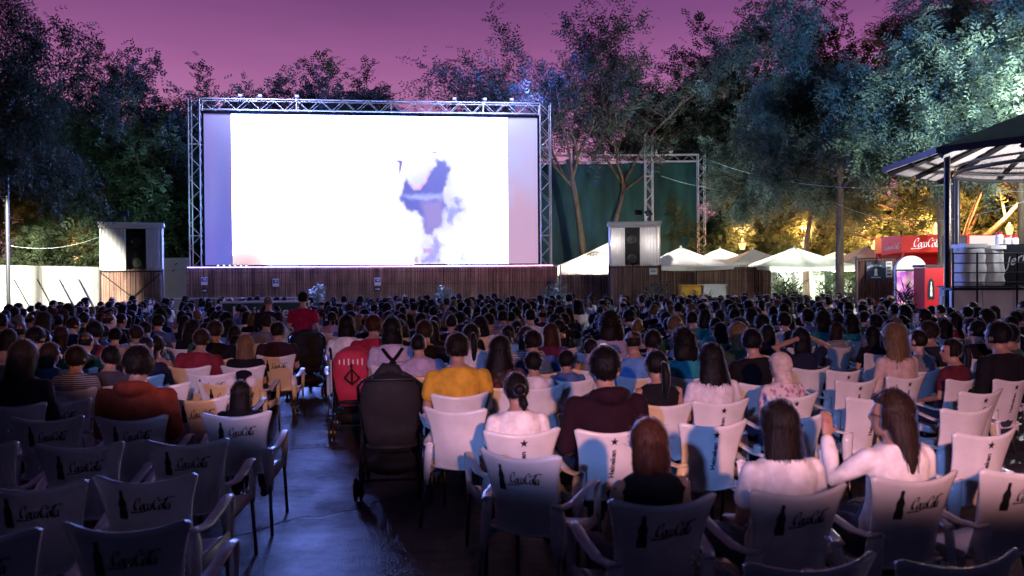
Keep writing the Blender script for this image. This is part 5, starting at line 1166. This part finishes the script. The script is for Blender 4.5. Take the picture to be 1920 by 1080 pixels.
# left block
sit(240, 5.50, 642, 'hoodie', 'kid', 'black', (.30, .045, .018), 'A', 'person in a dark orange hoodie left of the aisle', 'dark logo chair of the person in the orange hoodie', hseed=5)
kid_ = sit(438, 5.62, 712, 'f_tee', 'long', 'black', BLK, 'A', 'child with furry round bear ears on a headband', 'white logo chair of the child with bear ears', hseed=5)
pr = PROTO['f_tee']['H']; hb = MB(); hb.tube([pr @ Vector((.098 * math.cos(a), -.01, .02 + .112 * math.sin(a))) for a in np.linspace(.1, math.pi - .1, 13)], .008, 6); hbo = hb.build('headband', M['blackcloth'], kid_)
fur = mat('pale fur', (.8, .68, .62), .9, 0, .2, 30, .5, trans=.6, sheen=1)
for s in (-1, 1):
    e_ = MB(); e_.tube([pr @ Vector((s * .100, .012, .118)), pr @ Vector((s * .100, -.018, .118))], [.052, .052], 16); rs = np.random.RandomState(3)
    for i in range(70):
        a = rs.rand() * 6.283; c = Vector((s * .100 + .05 * math.cos(a), -.004 + rs.randn() * .01, .118 + .05 * math.sin(a))); d = Vector((math.cos(a), rs.randn() * .3, math.sin(a))); q = Vector((0, 1, 0)) * .004
        e_.add([pr @ (c - q), pr @ (c + q), pr @ (c + d * .018)], [(0, 1, 2)])
    ear_ = e_.build('bear_ear', fur, hbo); MB().tube([pr @ Vector((s * .100, -.0185, .118)), pr @ Vector((s * .100, -.026, .118))], [.036, .03], 14).build('ear_inner', M['canvas'], ear_)
for px, d, lab, e in ((80, 5.5, 'dark empty logo chair left of the orange hoodie', 0), (140, 4.58, 'dark empty logo chair in front of the left empty pair', 2), (342, 4.66, 'dark empty logo chair right before the orange hoodie', -3), (262, 3.80, 'dark empty logo chair in the second row from the bottom', -4), (48, 3.68, 'dark empty logo chair at the lower left edge', 0), (222, 3.05, 'nearest dark logo chair at the bottom left', -6), (-70, 2.95, 'dark chair cut off at the bottom left corner', 0), (105, 6.35, 'dark empty chair in the row behind the orange hoodie, left', 0), (365, 6.4, 'dark empty logo chair left behind the bear-eared child', 0), (392, 8.1, 'empty peach-lit chair in the middle of the left block', 3), (414, 7.35, 'empty peach-lit logo chair behind the bear-eared child', -3), (-60, 4.6, 'dark chair cut by the left edge, third from bottom', 0), (-30, 6.3, 'dark chair cut by the left edge beside the long brown hair', 0), (300, 7.3, 'empty half-lit chair right of the orange hoodie', 4)):
    stool(px, d, 'A', lab, e)
sit(515, 10.0, 600, 'm_tee', 'short', 'dark', (.03, .012, .02), 'A', 'man with short hair on the chair at the left aisle edge', 'half-shadowed logo chair standing at the left aisle edge', hseed=5)
sit(395, 9.55, 598, 'm_long', 'short', 'brown', BLK, None, 'broad man in black in the left block near the aisle', 'blue-shaded chair of the broad man in black', hseed=6)
sit(18, 6.15, 634, 'f_long', 'long', 'brown', (.03, .02, .025), None, 'woman with long brown hair at the left edge', 'dark chair of the long-haired woman at the left edge', hseed=6)
sit(122, 7.0, 645, 'f_tee', 'kid', 'dark', WHT, None, 'short-haired child in a striped shirt at left', 'dark chair of the child in stripes', tmat=M['striped'], hseed=6)
sit(188, 7.3, 645, 'f_l', 'kid', 'black', (.05, .05, .07), None, 'round-headed child left of the orange hoodie', 'dark chair of the round-headed child', hseed=7)
sit(72, 7.6, 640, 'f_r', 'long', 'brown', (.06, .09, .14), None, 'long-haired person second from the left edge', 'dark chair of the long-haired person second from left', hseed=7)
N_EXPL = len([o for o in COL.objects if o.get('category') == 'person'])

# glowing phone in the balding man's hand
bald = next(o for o in COL.objects if o.get('label', '').startswith('balding'))
ph = thing('smartphone', 'small glowing phone held up left of the balding man', 'phone', bald.matrix_basis @ Vector((-.165, .235, 1.075)), bald.rotation_euler.z)
rt_ = Euler((R(-14), 0, R(10))).to_matrix(); MB().box((0, 0, 0), (.078, .008, .155), rt_).build('case', M['black'], ph); MB().box(rt_ @ Vector((0, -.0055, 0)), (.07, .002, .142), rt_).build('lit_screen', emat('phone light', (.8, .9, 1), 1.6), ph)

# rows of the crowd
ORD = ['zeroth', 'first', 'second', 'third', 'fourth', 'fifth', 'sixth', 'seventh', 'eighth', 'ninth', 'tenth', 'eleventh', 'twelfth', 'thirteenth', 'fourteenth', 'fifteenth', 'sixteenth', 'seventeenth', 'eighteenth', 'nineteenth', 'twentieth', 'twenty-first', 'twenty-second', 'twenty-third', 'twenty-fourth', 'twenty-fifth', 'twenty-sixth', 'twenty-seventh', 'twenty-eighth', 'twenty-ninth', 'thirtieth', 'thirty-first', 'thirty-second', 'thirty-third', 'thirty-fourth', 'thirty-fifth']
def XL(y): return -.30 - .26 * y
def XR(y): return 1.55 - .35 * y
rs = np.random.RandomState(42); cand = []
for blk, ang, ox in ((1, R(11), 0.0), (-1, R(4), -2.0)):
    u = Vector((math.cos(ang), math.sin(ang), 0)); v = Vector((-math.sin(ang), math.cos(ang), 0))
    for k in range(0, 32):
        for j in range(-45, 46):
            p = Vector((ox, 6.6, 0)) + v * (.86 * k) + u * (.565 * j + (.28 if k % 2 else 0)) + Vector((rs.randn() * .05, rs.randn() * .05, 0)); x, y = p.x, p.y
            if y < (7.9 if blk == 1 else 7.9) or y > 26.8: continue
            if blk == 1 and x < max(XR(y), XL(y) + .7 if y < 15.5 else -99, -.265 * y - .0) : continue
            if blk == -1 and x > min(XL(y), -.27 * y - .3): continue
            if not -.70 < x / y < .70: continue
            if y > 16.3 and x / y > .50: continue
            if y > 20.5 and x / y > .42: continue
            if x < -13 and y > 22.6: continue
            if x < -12.3 and abs(y - 20.5) < 1: continue
            if y > 17 and abs(x + 6.3) < 1.7 and 18.6 < y < 21.4: continue
            if any((x - a) ** 2 + (y - b) ** 2 < .56 ** 2 for a, b in TAKEN): continue
            if rs.rand() < .05: continue
            cand.append((y, x, blk, k, j))
cand.sort()
NI = 300 - N_EXPL
TOPS = [('black', BLK, 12), ('white', (.52, .50, .52), 4), ('navy', NAVY, 6), ('grey', (.16, .16, .18), 3), ('blue', (.08, .14, .36), 3), ('pink', (.42, .26, .32), 1), ('red', (.20, .02, .035), 1), ('maroon', MAR, 2), ('orange', (.42, .17, .05), .5), ('green', (.03, .09, .05), 2), ('cream', CREAM, 3), ('lilac', LIL, 2), ('teal', (.02, .2, .24), 1), ('striped', (.5, .5, .5), 1)]
TW_ = np.array([t[2] for t in TOPS], float); TW_ /= TW_.sum()
HST_F = ['long', 'bob', 'wavy', 'pony', 'bun', 'curly', 'longside', 'long']; HST_M = ['short', 'short', 'short', 'kid', 'buzz', 'bald', 'curly']
HNAME = {'long': 'long {} hair', 'longside': 'long side-swept {} hair', 'bob': '{} bob', 'wavy': 'wavy {} hair', 'pony': '{} ponytail', 'bun': '{} bun', 'curly': 'curly {} hair', 'short': 'short {} hair', 'kid': 'thick short {} hair', 'buzz': 'cropped {} hair', 'bald': 'balding {} head'}
seatno = {}; rowids = {}
for blk in (1, -1):
    ks = sorted({c[3] for c in cand if c[2] == blk}); rowids[blk] = {k: i + 1 for i, k in enumerate(ks)}
for blk in (1, -1):
    for k in rowids[blk]:
        js = sorted([c for c in cand if c[2] == blk and c[3] == k], key=lambda c: c[1] * blk)
        for i, c in enumerate(js): seatno[(blk, c[3], c[4])] = i + 1
far = []
for n_, (y, x, blk, k, j) in enumerate(cand):
    fem = rs.rand() < .55; tn, tc_, _ = TOPS[rs.choice(len(TOPS), p=TW_)]
    hs = (HST_F if fem else HST_M)[rs.randint(8 if fem else 7)]; hcn = rs.choice(['black', 'dark', 'brown', 'chestnut', 'blond', 'grey'], p=[.40, .34, .15, .04, .05, .02])
    pro = (['f_tee', 'f_tank', 'f_long', 'f_l', 'f_r', 'f_tee'] if fem else ['m_tee', 'm_long', 'm_l', 'm_r', 'm_tee', 'm_tee'])[rs.randint(6)]
    kid = rs.rand() < .10; zt_ = rs.uniform(1.06, 1.14) if kid else rs.normal(1.235 if fem else 1.30, .04); s = (zt_ - .43) / .885
    rz = face(x, y) + rs.randn() * .06; turn = rs.randn() * .12; tilt = (rs.randn() * .035, rs.randn() * .05); skin = [(.44, .26, .19), (.36, .20, .14), (.5, .32, .25)][rs.randint(3)]
    if n_ < NI:
        side_ = 'right' if blk == 1 else 'left'; sn_ = seatno[(blk, k, j)]; rw = rowids[blk][k]
        where = f'{ORD[min(sn_, 35)]} seat {side_} of aisle, {ORD[rw + 6]} row from camera'
        hn = HNAME[hs].format(hcn)
        person(x, y, rz, s, pro, hs, hcn, tc_, f'{hn} and {tn} top, {where}', skin, M['striped'] if tn == 'striped' else None, hseed=rs.randint(1, 4), z=.43 * (1 - s)).rotation_euler = (tilt[0], tilt[1], rz + turn)
        chair(x, y, rz, None, f'white chair, {where}', far=True)
    else: far.append((x, y, rz, s, pro, hs, hcn, tc_, skin))
# the rest of the crowd and their chairs read as one mass
def low(me, ratio):
    o = link('tmp', me); d = o.modifiers.new('d', 'DECIMATE'); d.ratio = ratio; r = ev_mesh(o); bpy.data.objects.remove(o); r.calc_loop_triangles()
    V = np.empty(len(r.vertices) * 3); r.vertices.foreach_get('co', V); T = np.empty(len(r.loop_triangles) * 3, int); r.loop_triangles.foreach_get('vertices', T); bpy.data.meshes.remove(r); return V.reshape(-1, 3), T.reshape(-1, 3)
LOW = {}
def lowget(k, fn, n):
    if k not in LOW: me = fn(); LOW[k] = low(me, min(1, n / max(1, len(me.polygons))))
    return LOW[k]
Vs, Ts, Cs, off = [], [], [], 0; CV, CT, coff = [], [], 0
chv = low(CH_FAR, .35)
for (x, y, rz, s, pro, hs, hcn, tc_, skin) in far:
    c, si = math.cos(rz), math.sin(rz); Rm = np.array([[c, -si, 0], [si, c, 0], [0, 0, 1]]); pr = PROTO[pro]
    hm = np.array(pr['H'])
    for part, (V, T), colr in (('b', lowget(pro + 'b', lambda: pr['body'], 900), skin), ('t', lowget(pro + 't', lambda: pr['top'], 420), tc_), ('q', lowget(pro + 'q', lambda: pr['trousers'], 200), (.03, .035, .07)), ('h', lowget('h' + hs, lambda: hair_mesh(hs, 3, None, False), 500), HC[hcn][:3])):
        W = V @ hm[:3, :3].T + hm[:3, 3] if part == 'h' else V
        W = (W * s) @ Rm.T + np.array([x, y, .43 * (1 - s)]); Vs.append(W); Ts.append(T + off); off += len(V); Cs.append(np.tile((*colr, 1), (len(V), 1)))
    W = chv[0] @ Rm.T + np.array([x, y, 0]); CV.append(W); CT.append(chv[1] + coff); coff += len(W)
me = np_mesh('seated_crowd', np.concatenate(Vs), np.concatenate(Ts), mat('crowd cloth and hair', (.2, .2, .2), .8, 0, .12, 12, .1, sheen=1, spec=.16)); a = me.color_attributes.new('tone', 'FLOAT_COLOR', 'POINT'); a.data.foreach_set('color', np.concatenate(Cs).astype(np.float32).ravel())
me.polygons.foreach_set('use_smooth', [True] * len(me.polygons)); t = me.materials[0].node_tree; an = N(t, 'ShaderNodeAttribute'); an.attribute_name = 'tone'; hsn = next(n for n in t.nodes if n.type == 'HUE_SAT'); t.links.new(an.outputs['Color'], hsn.inputs['Color'])
tag(link('seated_crowd', me), 'far rows of the seated audience in front of the screen', 'crowd', kind='stuff')
me = np_mesh('far_chairs', np.concatenate(CV), np.concatenate(CT), M['plastic']); me.polygons.foreach_set('use_smooth', [True] * len(me.polygons)); tag(link('far_seating', me), 'white chairs under the far rows of the audience', 'seating', kind='stuff')

# ------------------------------------------------------------------ standing people, strollers, banner
def stander(px, d, ytop, proto, hst, hcol, tcol, lab, skin, hseed=1):
    X = gx(px, d); s = at(px, ytop, d).z / 1.745; return person(X, d, face(X, d), s, proto, hst, hcol, tcol, lab, skin, None, (.02, .022, .04), hseed)
stander(568, 13.3, 547, 'stand', 'short', 'black', (.34, .012, .05), 'man in a crimson shirt standing behind the black stroller', (.44, .26, .19), 7)
stander(503, 13.6, 555, 'stand_r', 'bald', 'grey', (.012, .012, .018), 'bald man in dark clothes standing in the aisle', (.46, .2, .14), 2)
def wheel(mb_parent, c, r, w):
    o = MB().tube([Vector(c) + Vector((-w / 2, 0, 0)), Vector(c) + Vector((-w / 2 * .6, 0, 0)), Vector(c) + Vector((w / 2 * .6, 0, 0)), Vector(c) + Vector((w / 2, 0, 0))], [r * .86, r, r, r * .86], 20).build('wheel', M['rubber'], mb_parent, False)
    MB().tube([Vector(c) + Vector((-w / 2 - .006, 0, 0)), Vector(c) + Vector((w / 2 + .006, 0, 0))], r * .55, 14).build('hub', M['leg'], o); return o
def stroller(px, d, erz, wd, main, lab, hooked, accent):
    X = gx(px, d); rz = face(X, d) + R(erz); t = thing('stroller', lab, 'stroller', (X, d, 0), rz, 'strollers in the aisle'); h = wd / 2
    # sling seat and tall back panel
    mb = MB(); mb.tube([(0, -.16, .36), (0, -.19, .55), (0, -.235, .75), (0, -.275, .90), (0, -.285, .98), (0, -.27, 1.015)], [h * .66, h * .86, h * .97, h * .93, h * .74, h * .40], 24, side=(1, 0, 0), flat=[.04, .07, .10, .11, .09, .04]); mb.build('back_panel', main, t, True)
    mb = MB(); mb.tube([(0, -.16, .40), (0, .05, .38), (0, .22, .42), (0, .30, .40)], [h * .85, h * .85, h * .8, h * .7], 14, side=(1, 0, 0), flat=[.03, .03, .03, .02], dome=True); mb.build('seat', M['pram_black'], t, True)
    # folding canopy of ribbed gores
    mb = MB(); rg = []
    for i in range(9):
        a = R(100 - 95 * i / 8); bul = .0 if i % 2 == 0 else .02
        rg.append([Vector((h * math.cos(b), -.10 + (.30 + bul) * math.cos(a) * (.35 + .65 * math.sin(b)), .72 + (.30 + bul) * math.sin(a) * (.35 + .65 * math.sin(b)))) for b in np.linspace(0, math.pi, 13)])
    vs = [p for r_ in rg for p in r_]; fs = [(i * 13 + j, i * 13 + j + 1, (i + 1) * 13 + j + 1, (i + 1) * 13 + j) for i in range(8) for j in range(12)]
    mb.add(vs, fs); mb.build('canopy', main, t, False)
    mb = MB(); mb.tube([(0, -.22, .24), (0, .0, .20), (0, .2, .23)], [h * .8, h * .85, h * .75], 14, side=(1, 0, 0), flat=[.07, .09, .06], dome=True); mb.build('basket', M['pram_black'], t, True)
    for s in (-1, 1):
        rod('frame_tube', (s * h * .95, .30, .14), (s * h * 1.0, -.22, .80), .012, M['leg'] if hooked else M['black'], t, 8); rod('frame_tube', (s * h * .95, -.36, .14), (s * h * .98, .10, .58), .012, M['black'], t, 8)
        if hooked:
            MB().tube([(s * h, -.22, .80), (s * h * 1.02, -.30, .98), (s * h * 1.02, -.35, 1.04), (s * h * 1.02, -.40, 1.04), (s * h * 1.02, -.42, 1.01)], .014, 8).build('handle', M['black'], t, True)
            rod('pale_tube', (s * h * 1.03, -.24, .52), (s * h * 1.03, -.285, .90), .012, M['cable'], t, 8)
        wheel(t, (s * h * .98 - .022, -.38, .095), .095, .028); wheel(t, (s * h * .98 + .022, -.38, .095), .095, .028); wheel(t, (s * h * .95 - .02, .33, .085), .085, .026); wheel(t, (s * h * .95 + .02, .33, .085), .085, .026)
    rod('axle', (-h * .95, -.36, .16), (h * .95, -.36, .16), .011, M['black'], t)
    if not hooked: MB().tube([(-h, -.22, .80), (-h * 1.0, -.32, .93), (-h * .8, -.37, .985), (h * .8, -.37, .985), (h * 1.0, -.32, .93), (h, -.22, .80)], .014, 8).build('handle', M['black'], t, True)
    else: 
        mb = MB()
        for k in range(6): mb.box((-.13 + .05 * k, -.42, .885), (.014, .004, .05 + .012 * (k % 3)))
        mb.build('white_tassel', M['white'], t)
        mb = MB(); mb.tube([(-.08, -.365, .70), (.0, -.385, .80), (.08, -.365, .70), (0, -.33, .62), (-.08, -.365, .70)], .012, 6); mb.tube([(0, -.405, .86), (0, -.34, .64)], .012, 6); mb.build('harness_strap', M['pram_black'], t)
    if accent: 
        mb = MB(); mb.tube([(-.12, -.20, .96), (-.04, -.16, 1.05), (.04, -.16, 1.04), (.1, -.2, .96)], [.05, .06, .055, .04], 10, dome=True); mb.build('bundled_blanket', M['pram_black'], t, True)
    return t
stroller(732, 6.9, -4, .52, M['pram_black'], 'big black stroller standing in the aisle beside the mustard shirt', False, True)
stroller(662, 9.35, -2, .46, M['pram_red'], 'pink-red folding stroller ahead of the black one', True, False)
stroller(577, 12.7, 2, .54, M['pram_black'], 'black stroller pushed by the man in crimson', False, False)
bx = gx(497, 20.0); bn = thing('counter_banner', 'dark green banner with white Heineken lettering beyond the aisle', 'banner', (bx, 20.0, 0), R(5))
MB().bbox(-1.05, 1.05, 0, .03, .3, 1.24).build('sheet', M['dkgreen'], bn); rod('top_bar', (-1.1, 0, 1.27), (1.1, 0, 1.27), .03, M['white'], bn, 8)
for x in (-1.05, 0, 1.05): rod('post', (x, .05, 0), (x, .05, 1.26), .025, M['steel'], bn)
v, f = text_mesh('Heineken', .42, .006); MB().add([(x, -.006, 1.0 + y) for x, y, z in v], f).build('lettering', M['white'], bn)
